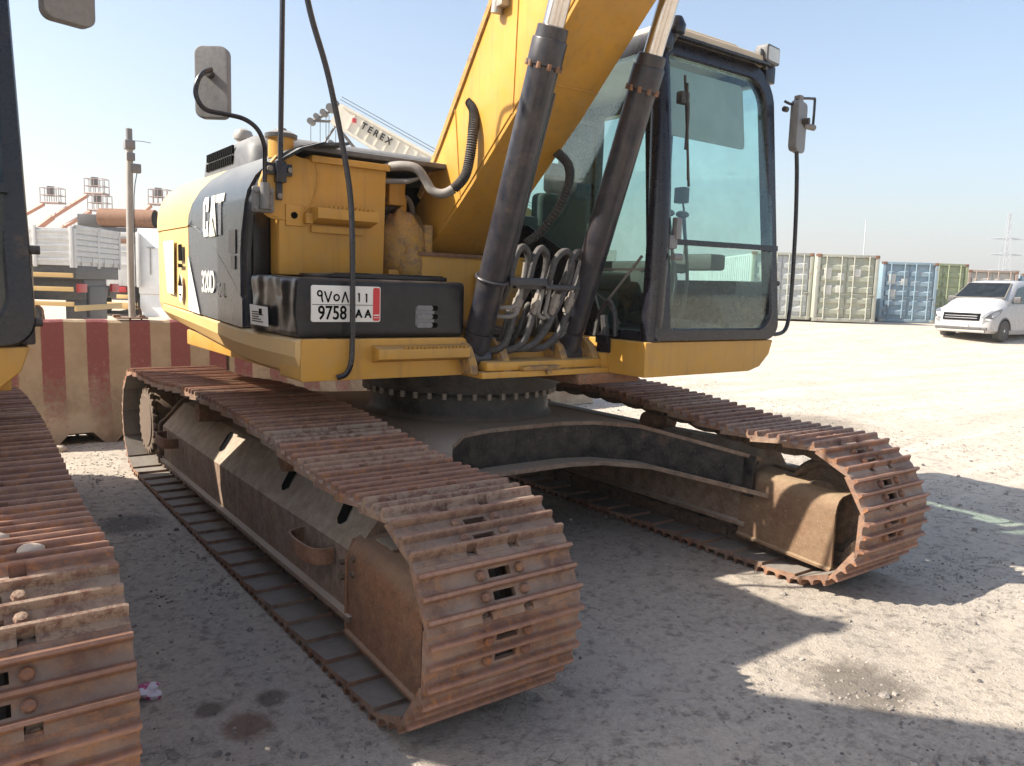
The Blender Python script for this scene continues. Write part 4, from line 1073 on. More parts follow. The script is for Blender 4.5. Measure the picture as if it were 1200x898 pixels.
STAINS = [(-1.83, -1.62, .10, (.13, .065, .045)), (-1.92, -1.45, .06, (.08, .06, .05)), (-1.72, -1.50, .07, (.07, .055, .045)), (.2, -2.6, .25, (.10, .085, .07)), (5.6, 1.2, .9, (.20, .165, .13)), (2.6, -2.45, .2, (.14, .12, .10)), (-1.75, .9, .22, (.09, .08, .075))]
m, nt, p, out = newmat('sand_and_gravel_ground')
tc = N(nt, 'ShaderNodeTexCoord'); co = tc.outputs['Object']
n0 = tex(nt, co, 'noise', .22, 6, .6); n1 = tex(nt, co, 'noise', 1.1, 8, .65); n2 = tex(nt, co, 'noise', 6, 8, .7); n3 = tex(nt, co, 'noise', 38, 6, .75)
vo = tex(nt, co, 'vor', 34, feature='F1'); vo2 = tex(nt, co, 'vor', 85, feature='F1')
sep = N(nt, 'ShaderNodeSeparateXYZ'); nt.links.new(co, sep.inputs[0])
c = mixc(nt, ramp(nt, n1, .35, .65), (.52, .44, .35), (.62, .54, .435))
c = mixc(nt, ramp(nt, n2, .5, .72, 0, .7), c, (.42, .355, .28))
# darker gravel, partly shade put into the colour, and oil-stained patches near the machines
near = math_(nt, 'ADD', math_(nt, 'ABSOLUTE', math_(nt, 'ADD', sep.outputs['X'], .2)), math_(nt, 'MULTIPLY', math_(nt, 'ABSOLUTE', math_(nt, 'ADD', sep.outputs['Y'], .2)), .9))
nm = math_(nt, 'MULTIPLY', ramp(nt, near, 3.2, 8.5, 1, 0), ramp(nt, math_(nt, 'ADD', n1, math_(nt, 'MULTIPLY', n0, .5)), .55, .85, .35, 1))
c = mixc(nt, math_(nt, 'MULTIPLY', nm, .75), c, mixc(nt, ramp(nt, n3, .35, .65), (.23, .20, .17), (.40, .355, .305)))
st = ramp(nt, math_(nt, 'ADD', math_(nt, 'MULTIPLY', n1, .6), math_(nt, 'MULTIPLY', n2, .4)), .60, .66, 0, .6)
c = mixc(nt, math_(nt, 'MULTIPLY', st, nm), c, (.13, .085, .06))
sp = tex(nt, co, 'noise', 75, 4, .8); c = mixc(nt, ramp(nt, sp, .56, .68, 0, .42), c, (.13, .11, .092)); sp2 = tex(nt, co, 'noise', 120, 3, .7); c = mixc(nt, ramp(nt, sp2, .60, .72, 0, .45), c, (.56, .50, .42))
bl = tex(nt, co, 'noise', 17, 6, .7); c = mixc(nt, math_(nt, 'MULTIPLY', ramp(nt, bl, .50, .60, 0, .6), ramp(nt, n2, .38, .55)), c, (.13, .115, .10))
bl2 = tex(nt, co, 'noise', 3.2, 6, .7); c = mixc(nt, ramp(nt, bl2, .56, .66, 0, .45), c, (.46, .40, .33))
pb = ramp(nt, vo, .08, .22, 1, 0)
pc = mixc(nt, ramp(nt, tex(nt, co, 'noise', 30, 2, .5), .4, .6), (.34, .31, .27), (.62, .56, .48))
pm = math_(nt, 'MULTIPLY', pb, ramp(nt, n2, .45, .62, 0, .6))
c = mixc(nt, pm, c, pc)
# dried mud cracks
ck = tex(nt, co, 'vor', 7, feature='DISTANCE_TO_EDGE')
wv = N(nt, 'ShaderNodeVectorMath', operation='ADD')
nv = N(nt, 'ShaderNodeTexNoise'); nv.inputs['Scale'].default_value = 5; nt.links.new(co, nv.inputs['Vector'])
sc_ = N(nt, 'ShaderNodeVectorMath', operation='SCALE'); sc_.inputs['Scale'].default_value = .12; nt.links.new(nv.outputs['Color'], sc_.inputs[0])
nt.links.new(co, wv.inputs[0]); nt.links.new(sc_.outputs[0], wv.inputs[1])
cv = N(nt, 'ShaderNodeTexVoronoi', feature='DISTANCE_TO_EDGE'); cv.inputs['Scale'].default_value = 11; nt.links.new(wv.outputs[0], cv.inputs['Vector'])
cm = math_(nt, 'MULTIPLY', ramp(nt, cv.outputs[0], .0, .022, 1, 0), ramp(nt, tex(nt, co, 'noise', 1.1, 3, .5), .53, .60))
cm = math_(nt, 'MULTIPLY', cm, ramp(nt, math_(nt, 'ADD', sep.outputs['X'], math_(nt, 'MULTIPLY', sep.outputs['Y'], .3)), -1.6, -.6, 1, 0))
c = mixc(nt, math_(nt, 'MULTIPLY', cm, .75), c, (.07, .055, .045))
# tyre streaks across the yard and a few oily stains
mp = N(nt, 'ShaderNodeMapping'); mp.inputs['Rotation'].default_value = (0, 0, math.radians(-32)); mp.inputs['Scale'].default_value = (.10, 1.3, 1); nt.links.new(co, mp.inputs[0])
tr = tex(nt, mp.outputs[0], 'noise', 1.6, 5, .6); c = mixc(nt, math_(nt, 'MULTIPLY', ramp(nt, tr, .50, .60, 0, .40), ramp(nt, near, 3.0, 6)), c, (.36, .31, .25))
mp = N(nt, 'ShaderNodeMapping'); mp.inputs['Rotation'].default_value = (0, 0, math.radians(20)); mp.inputs['Scale'].default_value = (.12, 1.6, 1); nt.links.new(co, mp.inputs[0])
tr = tex(nt, mp.outputs[0], 'noise', 1.9, 5, .6); c = mixc(nt, math_(nt, 'MULTIPLY', ramp(nt, tr, .54, .62, 0, .35), ramp(nt, near, 3.0, 6)), c, (.66, .59, .49))
for (sx_, sy_, sr_, sc2) in STAINS:
    ds = N(nt, 'ShaderNodeVectorMath', operation='DISTANCE'); nt.links.new(co, ds.inputs[0]); ds.inputs[1].default_value = (sx_, sy_, 0)
    dd_ = math_(nt, 'ADD', ds.outputs['Value'], math_(nt, 'MULTIPLY', math_(nt, 'SUBTRACT', n2, .5), sr_*1.6))
    c = mixc(nt, ramp(nt, dd_, sr_*.55, sr_, .7, 0), c, sc2)
nt.links.new(c, p.inputs['Base Color']); p.inputs['Roughness'].default_value = .95; p.inputs['Specular IOR Level'].default_value = .15
h = math_(nt, 'ADD', math_(nt, 'MULTIPLY', n3, .25), math_(nt, 'MULTIPLY', pm, .9))
h = math_(nt, 'ADD', h, math_(nt, 'MULTIPLY', n2, 1.2)); h = math_(nt, 'ADD', h, math_(nt, 'MULTIPLY', ramp(nt, vo2, .0, .5, 1, 0), .25)); h = math_(nt, 'SUBTRACT', h, math_(nt, 'MULTIPLY', cm, .8))
bn = N(nt, 'ShaderNodeBump'); bn.inputs['Strength'].default_value = .6; bn.inputs['Distance'].default_value = .018
nt.links.new(h, bn.inputs['Height']); nt.links.new(bn.outputs[0], p.inputs['Normal'])
M['ground'] = m
g = obj('ground', b, m, None, 0); g['kind'] = 'structure'
for pl in g.data.polygons: pl.use_smooth = True
# gravel
m, nt, p, out = newmat('gravel_stones'); tc = N(nt, 'ShaderNodeTexCoord')
n = tex(nt, tc.outputs['Object'], 'noise', 9, 3, .6)
nt.links.new(mixc(nt, ramp(nt, n, .35, .65), (.11, .10, .095), (.46, .40, .34)), p.inputs['Base Color']); p.inputs['Roughness'].default_value = .9
b = B(); t = bmesh.new()
def pebble(x, y, r, z=None):
    z = gz(x, y)+r*.25 if z is None else z
    ph = random.random()*6; fl = .5+.3*random.random()
    vs = []
    for k in range(6):
        a = ph+k*PI/3; rr = r*(.75+.5*random.random()); vs.append(t.verts.new((x+rr*math.cos(a), y+rr*math.sin(a), z-.15*r)))
    us = []
    for k in range(6):
        a = ph+.3+k*PI/3; rr = r*(.45+.3*random.random()); us.append(t.verts.new((x+rr*math.cos(a), y+rr*math.sin(a), z+r*fl*(.6+.4*random.random()))))
    t.faces.new(us)
    for k in range(6): t.faces.new((vs[k], vs[(k+1) % 6], us[(k+1) % 6], us[k]))
def clear(x, y):
    return not any(abs(x-cx) < .33 and -2.35 < y < 2.7 for cx in (-1.19, 1.19, -4.94, -2.56))
cnt = 0
while cnt < 26000:
    u_ = random.random(); x = random.uniform(-3.3, 8); y = random.uniform(-4.6, 5.5)
    if not clear(x, y): continue
    dn = noise.noise(V((x*.8, y*.8, 4)))+.35*noise.noise(V((x*3, y*3, 2)))
    d = math.hypot(x-CAM.x, y-CAM.y)
    if random.random() > max(.06, min(1, .35+dn*1.8))*min(1, 3.2/d): continue
    pebble(x, y, random.uniform(.0022, .008)*(1.7 if random.random() < .06 else 1)); cnt += 1
for _ in range(500):
    x = random.uniform(-2.2, 6); y = random.uniform(-4, 4.5)
    if clear(x, y): pebble(x, y, random.uniform(.008, .018))
for x, y, r in [(-2.13, 3.3, .03), (-1.95, 2.62, .05), (1.9, -3.0, .03), (.2, -2.7, .022), (-.9, -2.9, .018), (1.2, -2.9, .025), (2.8, -1.9, .02), (3.4, -2.2, .03), (-2.0, -1.6, .016), (-.6, -3.1, .014), (2.2, -2.55, .03), (3.1, -2.9, .03)]: pebble(x, y, r)
b._add(t); g = obj('gravel', b, m, None, 0); g['kind'] = 'stuff'
# rubble lying on the shoes : one object per machine part would move with it, these are loose stones -> stuff
b = B(); t = bmesh.new()
def topz(y):
    best = 0
    for i in range(NS):
        p0, q0 = TP[i], TP[(i+1) % NS]
        if min(p0.y, q0.y) <= y <= max(p0.y, q0.y) and p0.z > .5:
            f = (y-p0.y)/(q0.y-p0.y) if abs(q0.y-p0.y) > 1e-6 else 0; best = max(best, p0.z+(q0.z-p0.z)*f)
    return best
for (cx, cy, sx_, sy_, n_) in [(-2.50, -1.66, .07, .03, 60), (-2.62, -1.75, .10, .015, 40), (-1.16, -.9, .10, .05, 90), (-1.02, -.62, .10, .05, 70), (-1.27, -.35, .10, .05, 60), (-1.18, -1.38, .07, .025, 60), (-2.7, -.9, .14, .08, 90), (-2.6, -.3, .16, .1, 90), (1.2, -1.62, .10, .03, 90), (1.16, -1.80, .08, .02, 60), (1.32, -1.15, .12, .06, 60), (-1.1, .2, .12, .1, 50), (-2.45, -1.45, .12, .03, 40)]:
    for k in range(n_):
        x = cx+random.gauss(0, sx_); y = cy+random.gauss(0, sy_)
        if abs(x+1.19) > .28 and abs(x-1.19) > .28 and abs(x+2.56) > .28: continue
        z = topz(y)
        if z: pebble(x, y, random.uniform(.003, .009), z+.013)
b._add(t); g = obj('loose_grit', b, M['rock'], None, 0); g['kind'] = 'stuff'
for i, (x, y, r, lab) in enumerate([(-2.52, -1.60, .034, 'pale stone on the left rusty track, farther of the pair'), (-2.44, -1.735, .026, 'pale stone on the left rusty track, nearer of the pair, beside grit')]):
    b = B(); b.ico((x, y, topz(y)+.012+r*.5), r, 2, (1.3, 1, .7), .12); tag(obj('stone', b, M['rock'], None, 60), lab, 'stone', 'stones on the left track')
b = B(); b.ico((-1.86, 3.25, .02), .055, 2, (1.4, 1, .7), .25); tag(obj('stone', b, M['rock'], None, 60), 'large tan stone on the ground at the barrier foot', 'stone')
# litter
b = B(); t = bmesh.new(); bmesh.ops.create_icosphere(t, subdivisions=3, radius=.032)
for v in t.verts: v.co = V((v.co.x*1.25, v.co.y, v.co.z*.75))*(1+.9*noise.noise(v.co*45))+V((-2.062, -1.255, .02))
b._add(t); m, nt, p, out = newmat('crumpled_printed_wrapper'); tc = N(nt, 'ShaderNodeTexCoord')
nt.links.new(mixc(nt, ramp(nt, tex(nt, tc.outputs['Object'], 'noise', 22, 2, .5), .54, .57), (.72, .66, .72), (.5, .06, .2)), p.inputs['Base Color'])
tag(obj('wrapper', b, m, None, 25), 'crumpled white and magenta wrapper on the dark ground beside the left track', 'litter')

# ------------------------------------------------------------------ barriers
m, nt, p, out = newmat('red_and_cream_striped_concrete')
tc = N(nt, 'ShaderNodeTexCoord'); co = tc.outputs['Object']; sep = N(nt, 'ShaderNodeSeparateXYZ'); nt.links.new(co, sep.inputs[0])
n1 = tex(nt, co, 'noise', 4, 8, .65); n2 = tex(nt, co, 'noise', 22, 8, .75); n3 = tex(nt, co, 'noise', 3, 5, .6)
xw = math_(nt, 'ADD', sep.outputs['X'], math_(nt, 'MULTIPLY', math_(nt, 'SUBTRACT', n2, .5), .018))
fr = math_(nt, 'FRACT', math_(nt, 'ADD', math_(nt, 'DIVIDE', xw, .345), 39.87))
sm = math_(nt, 'MULTIPLY', ramp(nt, fr, .0, .02), ramp(nt, fr, .50, .52, 1, 0))
redc = mixc(nt, n2, (.24, .065, .06), (.36, .13, .12)); crm = mixc(nt, ramp(nt, n1, .3, .7), (.40, .29, .18), (.54, .42, .28))
wear = ramp(nt, math_(nt, 'ADD', math_(nt, 'MULTIPLY', n2, .45), math_(nt, 'MULTIPLY', sep.outputs['Z'], .30)), .30, .42, 1, 0)
chip = ramp(nt, n2, .64, .67, 0, .8)
c = mixc(nt, sm, crm, redc); c = mixc(nt, math_(nt, 'MAXIMUM', math_(nt, 'MULTIPLY', wear, .9), chip), c, mixc(nt, ramp(nt, n3, .4, .6), (.30, .22, .14), (.50, .40, .28)))
nt.links.new(c, p.inputs['Base Color']); p.inputs['Roughness'].default_value = .9
bn = N(nt, 'ShaderNodeBump'); bn.inputs['Strength'].default_value = .6; bn.inputs['Distance'].default_value = .02; nt.links.new(n2, bn.inputs['Height']); nt.links.new(bn.outputs[0], p.inputs['Normal'])
M['barrier'] = m
def barrier(x0, x1, y, lab, mm='barrier', z=0, rz=0):
    r = thing('concrete_barrier', lab, 'barrier', (x0, y, z), rz, 'concrete jersey barriers')
    L = x1-x0
    b = B()
    sec = [(-.24, 0), (-.23, .20), (-.13, .42), (-.11, .60), (-.09, 1.05), (-.07, 1.07), (.07, 1.07), (.09, 1.05), (.11, .60), (.13, .42), (.23, .20), (.24, 0)]
    R = []; n = max(2, int(L/.09))
    holes = [(.90, 1.16), (L-1.0, L-.74)]
    for i in range(n+1):
        x = L*i/n; ring = []
        for (yy, zz) in sec:
            w_ = noise.noise(V((x*6+x0, zz*7, yy*5)))*.008+noise.noise(V((x*25+x0, zz*25, yy*9)))*.004
            z2 = zz
            if zz == 0 and yy < 0 and any(a < x < c_ for a, c_ in holes): z2 = .10
            ring.append(V((x, yy+w_, z2+(w_ if zz > .5 else 0))))
        R.append(ring)
    b.rings(R); o = obj('block', b, M[mm], r, 30)
    for hx in (L*.32, L*.66):
        b = B(); b.tube([(hx-.05, 0, 1.04), (hx-.045, 0, 1.10), (hx-.04, 0, 1.16), (hx, 0, 1.19), (hx+.04, 0, 1.16), (hx+.045, 0, 1.10), (hx+.05, 0, 1.04)], .008, 6, 3); obj('lifting_hook', b, M['rustplate'], r)
    return r
barrier(-2.65, -.375, 3.72, 'red and cream striped barrier behind the left track, with a rusty hook on top')
barrier(-.345, 1.95, 3.72, 'red and cream striped barrier mostly hidden behind the yellow excavator skirt')
barrier(1.98, 4.3, 3.72, 'striped barrier hidden behind the excavator undercarriage, right end of the row')
barrier(2.2, 4.5, 14.2, 'weathered cream and red barrier standing farther off behind the thin pole')
# pole on top of the barrier
r = thing('pole', 'thin grey steel pole with a small fitting on top, standing on the striped barrier', 'pole', (-1.178, 3.72, 1.08))
b = B(); b.tube([(0, 0, .01), (-.003, 0, .6), (.012, 0, 1.52)], .030, 12, 3); obj('post', b, M['galv'], r)
b = B(); b.box((-.14, -.08, 0), (.12, .08, .014), .003); b.box((-.16, -.03, .01), (-.10, .03, .035), .003); b.box((.06, -.05, .012), (.10, .05, .03), .003); obj('base_plate', b, M['rustplate'], r)
b = B(); b.box((-.03, -.045, 1.50), (.055, .045, 1.58), .01); b.cyl((.012, 0, 1.57), (.012, 0, 1.68), .028, 12); b.box((.02, -.04, 1.30), (.10, .02, 1.38), .01); b.box((-.02, -.05, 1.40), (.05, -.02, 1.47), .008); b.tube([(.03, 0, 1.58), (.12, 0, 1.585), (.19, 0, 1.58)], .003, 5); obj('pole_fitting', b, M['mirror_back'], r)
b = B(); b.tube([(.07, -.02, 1.32), (.035, -.03, 1.1), (.03, -.032, .6), (.032, -.03, .05)], .004, 5, 3); obj('cable', b, M['rubber'], r)

# ------------------------------------------------------------------ trucks at the left
def rotz(a): return math.degrees(a)
r = thing('dropside_truck', 'grey-white dropside truck body with yellow side rails, left of the pole', 'truck', (-1.6, 14.75, 0), math.radians(-31))
b = B(); b.box((-1.6, 0, 1.62), (1.46, 2.3, 2.36), .02)
for k in range(5): b.box((-1.6, -.02, 1.70+k*.14), (1.46, .01, 1.76+k*.14), .008)
for x in (-1.6, -.4, .7, 1.40): b.box((x, -.045, 1.58), (x+.07, 0, 2.40), .008)
obj('dropside', b, M['bed'], r)
b = B(); b.box((-1.6, .1, 1.35), (1.46, 2.2, 1.62), .01); b.box((-1.6, .6, .9), (1.4, 1.7, 1.35), .02); obj('chassis', b, M['vandark'], r)
b = B()
for k in range(6): b.box((1.46, .05, 1.70+k*.115), (1.485, 2.25, 1.70+k*.115+.095), .006)
for yy in (0, 1.08, 2.2): b.box((1.46, yy, 1.58), (1.50, yy+.08, 2.42), .008)
b.box((1.46, 0, 2.36), (1.50, 2.3, 2.44), .008)
for yy in (.3, .8, 1.4, 1.9): b.box((1.485, yy, 1.62), (1.50, yy+.06, 1.80), .004)
obj('tailboard', b, M['bed'], r)
for yy in (.12, 1.75): b = B(); b.box((1.44, yy, 1.08), (1.50, yy+.38, 1.26), .015); obj('tail_light', b, M['bulbred'], r)
for z in (.74,): b = B(); b.box((1.44, .0, z-.04), (1.49, 2.3, z+.08), .008); obj('rear_rail', b, M['faded'], r)
b = B(); b.box((1.40, .7, .55), (1.46, 1.5, 1.2), .02); b.box((1.0, .6, .4), (1.40, 1.7, .9), .02); obj('rear_underframe', b, M['vandark'], r)
for z in (.80, 1.10, 1.38): b = B(); b.box((-1.6, -.03, z), (1.44, .02, z+.09), .006); obj('side_rail', b, M['faded'], r)
for x in (-.9, .2):
    b = B(); b.lathe([(.15, .02), (.28, .0), (.46, .02), (.50, .06), (.50, .26), (.3, .3)], (x, .1, .5), 'y', 28); obj('wheel', b, M['tyre'], r)
b = B(); b.box((-.1, -.05, 2.06), (.32, -.022, 2.22), .003); obj('marker_panel', b, M['rustplate'], r)
r = thing('flatbed_truck', 'white steel tipper body with red tail lights and yellow bumper, right of the side rails', 'truck', (.86, 23.45, 0), math.radians(-36.5))
b = B(); b.box((0, 0, 1.12), (2.0, 5, 2.74), .03)
for x in (0, .62, 1.93): b.box((x, -.06, 1.10), (x+.09, 0, 2.78), .01)
b.box((0, -.05, 2.62), (2.0, 0, 2.76), .01); b.box((.1, -.03, 1.75), (1.95, 0, 1.83), .01); b.box((.1, -.03, 2.15), (1.95, 0, 2.2), .01)
obj('tipper_body', b, M['bed'], r)
b = B(); b.box((.1, .1, .75), (1.75, 4, 1.12), .02); b.box((.55, .0, .80), (1.0, .1, 1.05), .02); obj('chassis', b, M['vandark'], r)
for x in (.12, 1.30): b = B(); b.box((x, -.04, .93), (x+.28, .06, 1.10), .02); obj('tail_light', b, M['bulbred'], r)
b = B(); b.box((.05, -.1, .42), (1.9, .05, .62), .01); b.box((.05, -.08, .72), (.55, .02, .86), .01); b.box((1.3, -.08, .74), (1.7, .02, .86), .01); obj('bumper', b, M['faded'], r)
for x in (.1, 1.5): b = B(); b.lathe([(.2, 0), (.48, .02), (.5, .06), (.5, .3), (.2, .34)], (x, .9, .5), 'x', 24); obj('wheel', b, M['tyre'], r)
b = B(); b.box((.95, -.07, 2.42), (1.85, -.052, 2.56), .003); obj('marker_panel', b, M['rustplate'], r)
r = thing('site_cabin', 'pale grey steel cabin with a door handle, just left of the excavator counterweight', 'cabin', (2.45, 22.4, 0), math.radians(-36.5))
b = B(); b.box((0, 0, .9), (3.0, 2.4, 2.9), .03); b.box((.0, .05, 0), (3.0, 2.3, .9), .03); obj('cabin_shell', b, M['white'], r)
b = B(); b.box((.30, -.05, 2.3), (.52, -.01, 2.34), .005); b.box((.38, -.04, 1.5), (.40, -.005, 2.3), .003); obj('handle', b, M['galv'], r)
r = thing('steel_pipe', 'wide rusty steel pipe lying on a dark crate behind the white truck bodies', 'pipe', (2.62, 29.94, 3.62), math.radians(-36.5))
b = B(); b.lathe([(.33, 0), (.35, 0), (.35, 2.1), (.33, 2.1), (.32, 2.05), (.32, .05)], (0, 0, 0), 'x', 40); obj('pipe_shell', b, M['pipe_rust'], r)
b = B(); b.lathe([(.27, 2.095), (.05, 2.06)], (0, 0, 0), 'x', 30); obj('pipe_opening', b, M['darkvoid'], r)
r = thing('steel_crate', 'dark steel crate with a glazed side under the left end of the rusty pipe', 'crate', (2.3, 29.95, 0), math.radians(-36.5))
b = B(); b.box((-.6, .0, 0), (2.8, 1.6, 3.25), .03); b.box((-.55, .0, 3.25), (.35, 1.2, 3.72), .02); obj('crate_body', b, M['vandark'], r)
b = B(); b.box((-.45, -.02, 3.32), (.25, .0, 3.62), .005); obj('side_panel', b, M['inter'], r)

# ------------------------------------------------------------------ boom lifts
def lift(base, elbow, tip, lab):
    # base, elbow, tip in world; basket at tip
    r = thing('boom_lift', lab, 'boom lift', (base[0], base[1], 0), 0, 'boom lifts in the distance')
    o = V((base[0], base[1], 0)); ex = V((FW.y, -FW.x, 0))
    bs = V(base)-o; el = V(elbow)-o; tp = V(tip)-o
    b = B(); b.box((-1.1, -1.1, .5), (1.1, 1.1, 1.6), .05); b.box((-.6, -.6, 1.6), (.6, .6, bs.z), .05); obj('turntable', b, M['orange'], r)
    for q in ((-1, -1), (1, -1), (-1, 1), (1, 1)):
        b = B(); b.lathe([(.2, -.15), (.5, -.15), (.5, .15), (.2, .15)], (q[0]*1.0, q[1]*1.2, .5), 'x', 20); obj('wheel', b, M['tyre'], r)
    b = B(); b.tube([bs, el], .24, 4); obj('lower_arm', b, M['orange'], r)
    b = B(); b.tube([el, tp-ex*.1+V((0, 0, -.1))], .17, 4); obj('upper_arm', b, M['orange'], r)
    b = B(); w = .66; c0 = tp
    fy = V((FW.x, FW.y, 0))*.45
    for zz in (0, .55, 1.1):
        P = [c0-ex*.1-fy+V((0, 0, zz)), c0+ex*(2*w)-fy+V((0, 0, zz)), c0+ex*(2*w)+fy+V((0, 0, zz)), c0-ex*.1+fy+V((0, 0, zz)), c0-ex*.1-fy+V((0, 0, zz))]
        for a, c_ in zip(P, P[1:]): b.cyl(a, c_, .028 if zz else .07, 6)
    for k in range(5):
        for s_ in (-1, 1):
            a = c0+ex*(-.1+k*.355)+fy*s_; b.cyl(a, a+V((0, 0, 1.1)), .03, 6)
    obj('basket', b, M['fence'], r)
    b = B(); b.box(c0+V((-.2, -.2, .5))+ex*.4, c0+V((.3, .3, 1.25))+ex*.4, .05); obj('control_box', b, M['vandark'], r)
lift((1.2, 69.0, 4.2), (3.0, 67.6, 5.7), (4.45, 66.6, 6.75), 'boom lift farthest left, basket just right of the black cab pillar')
lift((2.2, 68.2, 3.2), (4.9, 66.2, 5.7), (7.2, 64.7, 7.55), 'boom lift with the highest basket, middle of the three at the left')
lift((4.2, 66.7, 3.0), (5.6, 65.6, 5.0), (7.35, 64.5, 6.3), 'boom lift with the lowest basket, below the highest one')
lift((9.4, 63.0, 3.0), (9.9, 62.6, 5.6), (11.1, 61.8, 6.9), 'boom lift whose basket peeks out beside the yellow counterweight top')

# ------------------------------------------------------------------ crane
r = thing('mobile_crane', 'cream telescopic crane boom with dark lettering and pulleys, rising behind the excavator', 'crane', (24.3, 27.4, 0))
o = V((24.3, 27.4, 0)); ex = V((FW.y, -FW.x, 0))
def cw2(u_, z, dd=0): # point in the crane's boom plane, u along image right
    return V((13.9, 35.1, 0))+ex*u_+V((FW.x, FW.y, 0))*dd+V((0, 0, z))-o
def cprism(name, pts, d0, d1, mm):
    b = B(); b.rings([[cw2(u_, z, d0) for u_, z in pts], [cw2(u_, z, d1) for u_, z in pts]]); return obj(name, b, M[mm], r, 30)
tu, tz = .55, 9.95; bu, bz = 12.4, 3.6      # boom axis from tip to foot
dx_, dz_ = bu-tu, bz-tz; l_ = math.hypot(dx_, dz_); ax, az = dx_/l_, dz_/l_; nx_, nz_ = -az, ax
def bp(s, w): return (tu+ax*s+nx_*w, tz+az*s+nz_*w)
bmn = cprism('crane_boom', [bp(0, .55), bp(l_, .85), bp(l_, -.85), bp(0, -.55)], -.4, .4, 'crane')
b = B()
for k in range(26):
    s = .9+k*.52
    b.rings([[cw2(*bp(s, -.42), dd) for dd in (-.46, -.40)]+[cw2(*bp(s, .42), dd) for dd in (-.40, -.46)], [cw2(*bp(s+.07, -.42), dd) for dd in (-.46, -.40)]+[cw2(*bp(s+.07, .42), dd) for dd in (-.40, -.46)]])
for w in (.5, -.5): b.rings([[cw2(*bp(.2, w-.07), dd) for dd in (-.47, -.40)]+[cw2(*bp(.2, w+.07), dd) for dd in (-.40, -.47)], [cw2(*bp(l_, w*1.55-.07), dd) for dd in (-.47, -.40)]+[cw2(*bp(l_, w*1.55+.07), dd) for dd in (-.40, -.47)]])
obj('boom_ribs', b, M['crane'], bmn)
b = B()
Mx = frame(cw2(*bp(2.35, .12), -.50)+V((0, 0, .02)), ex*ax+V((0, 0, az)), ex*nx_*1+V((0, 0, nz_)))
place_text(b, 'T E R E X', .46, Mx, .012, .92, 0, .01); obj('boom_lettering', b, M['ink'], bmn)
b = B(); q = cw2(*bp(1.05, .15), -.49); b.box(q+V((-.11, -.02, -.11)), q+V((.11, .02, .11)), .01); obj('red_badge', b, M['red'], bmn)
b = B()
for (u_, z, rr) in ((-.75, 9.55, .16), (-.45, 9.8, .14), (-.1, 10.0, .16), (.25, 10.25, .2), (.45, 10.55, .16), (.0, 8.35, .18), (-.25, 8.15, .15), (1.0, 8.05, .18), (1.9, 7.7, .14), (.3, 8.5, .14), (.8, 10.3, .15)):
    b.rings([[cw2(u_+rr*math.cos(a), z+rr*math.sin(a), dd) for a in [2*PI*k/14 for k in range(14)]] for dd in (-.3, .3)])
b.tube([cw2(-.8, 9.5), cw2(.5, 10.3)], .09, 6); b.tube([cw2(-.8, 9.6), cw2(.6, 9.6)], .07, 6); b.tube([cw2(.5, 9.4), cw2(-.3, 8.2)], .06, 6); b.tube([cw2(.7, 9.2), cw2(2.0, 7.7)], .09, 6); b.tube([cw2(0, 8.3), cw2(2, 7.75)], .06, 6)
obj('boom_head', b, M['vandark'], r)
b = B()
for u_, z0, z1 in ((-.78, 9.5, 7.6), (-.3, 9.7, 7.5), (.0, 9.9, 7.5), (.15, 9.9, 7.6), (.5, 9.2, 7.2), (1.3, 8, 6.8), (2.0, 7.7, 6.9)): b.cyl(cw2(u_, z0), cw2(u_, z1), .018, 5)
for w in (.75, .9): b.cyl(cw2(*bp(-.2, w)), cw2(*bp(l_, w+.3)), .018, 5)
b.cyl(cw2(-.8, 9.6), cw2(.4, 10.6), .015, 5)
obj('wire_rope', b, M['vandark'], r)
b = B(); b.sphere(cw2(.0, 7.35), .2, (1, 1, 1.3)); obj('hook_ball', b, M['vandark'], r)
b = B(); b.box((-1.6, -1.4, 1.3), (1.8, 1.4, 3.6), .1); obj('superstructure', b, M['crane'], r)
b = B(); b.box((-4.5, -1.3, .7), (4.0, 1.3, 1.3), .05); obj('carrier', b, M['crane'], r)
for x in (-3.8, -2.4, 1.5, 3.0):
    b = B(); b.lathe([(.2, -1.35), (.55, -1.35), (.55, -1.0), (.2, -1.0)], (x, 0, .55), 'y', 20); obj('wheel', b, M['tyre'], r)

# ------------------------------------------------------------------ containers
def contmat(name, col, c2):
    return surf(name, col, .55, var=.12, dust=(.50, .43, .34), damt=.35, up=.2, rust=(.20, .09, .05), ramt=.25, scale=1.4, bump=.1, bscale=8, streak=.25, scr=c2, samt=.35)
M['c_white'] = contmat('faded_white_container_paint', (.42, .46, .47), (.3, .35, .36))
M['c_green'] = contmat('faded_green_container_paint', (.34, .37, .29), (.55, .56, .48))
M['c_blue'] = contmat('faded_blue_container_paint', (.20, .32, .40), (.5, .55, .55))
M['c_green2'] = contmat('green_container_paint', (.26, .32, .17), (.45, .45, .35))
M['c_brown'] = contmat('brown_container_paint', (.30, .23, .19), (.5, .46, .4))
M['c_grey'] = contmat('grey_container_paint', (.42, .41, .37), (.5, .46, .4))
M['c_mark'] = surf('faded_white_marking', (.56, .56, .52), .7, dust=(.42, .38, .30), damt=.6, scale=6, bump=0)
M['c_post'] = contmat('dirty_container_frame', (.34, .36, .31), (.2, .12, .08))
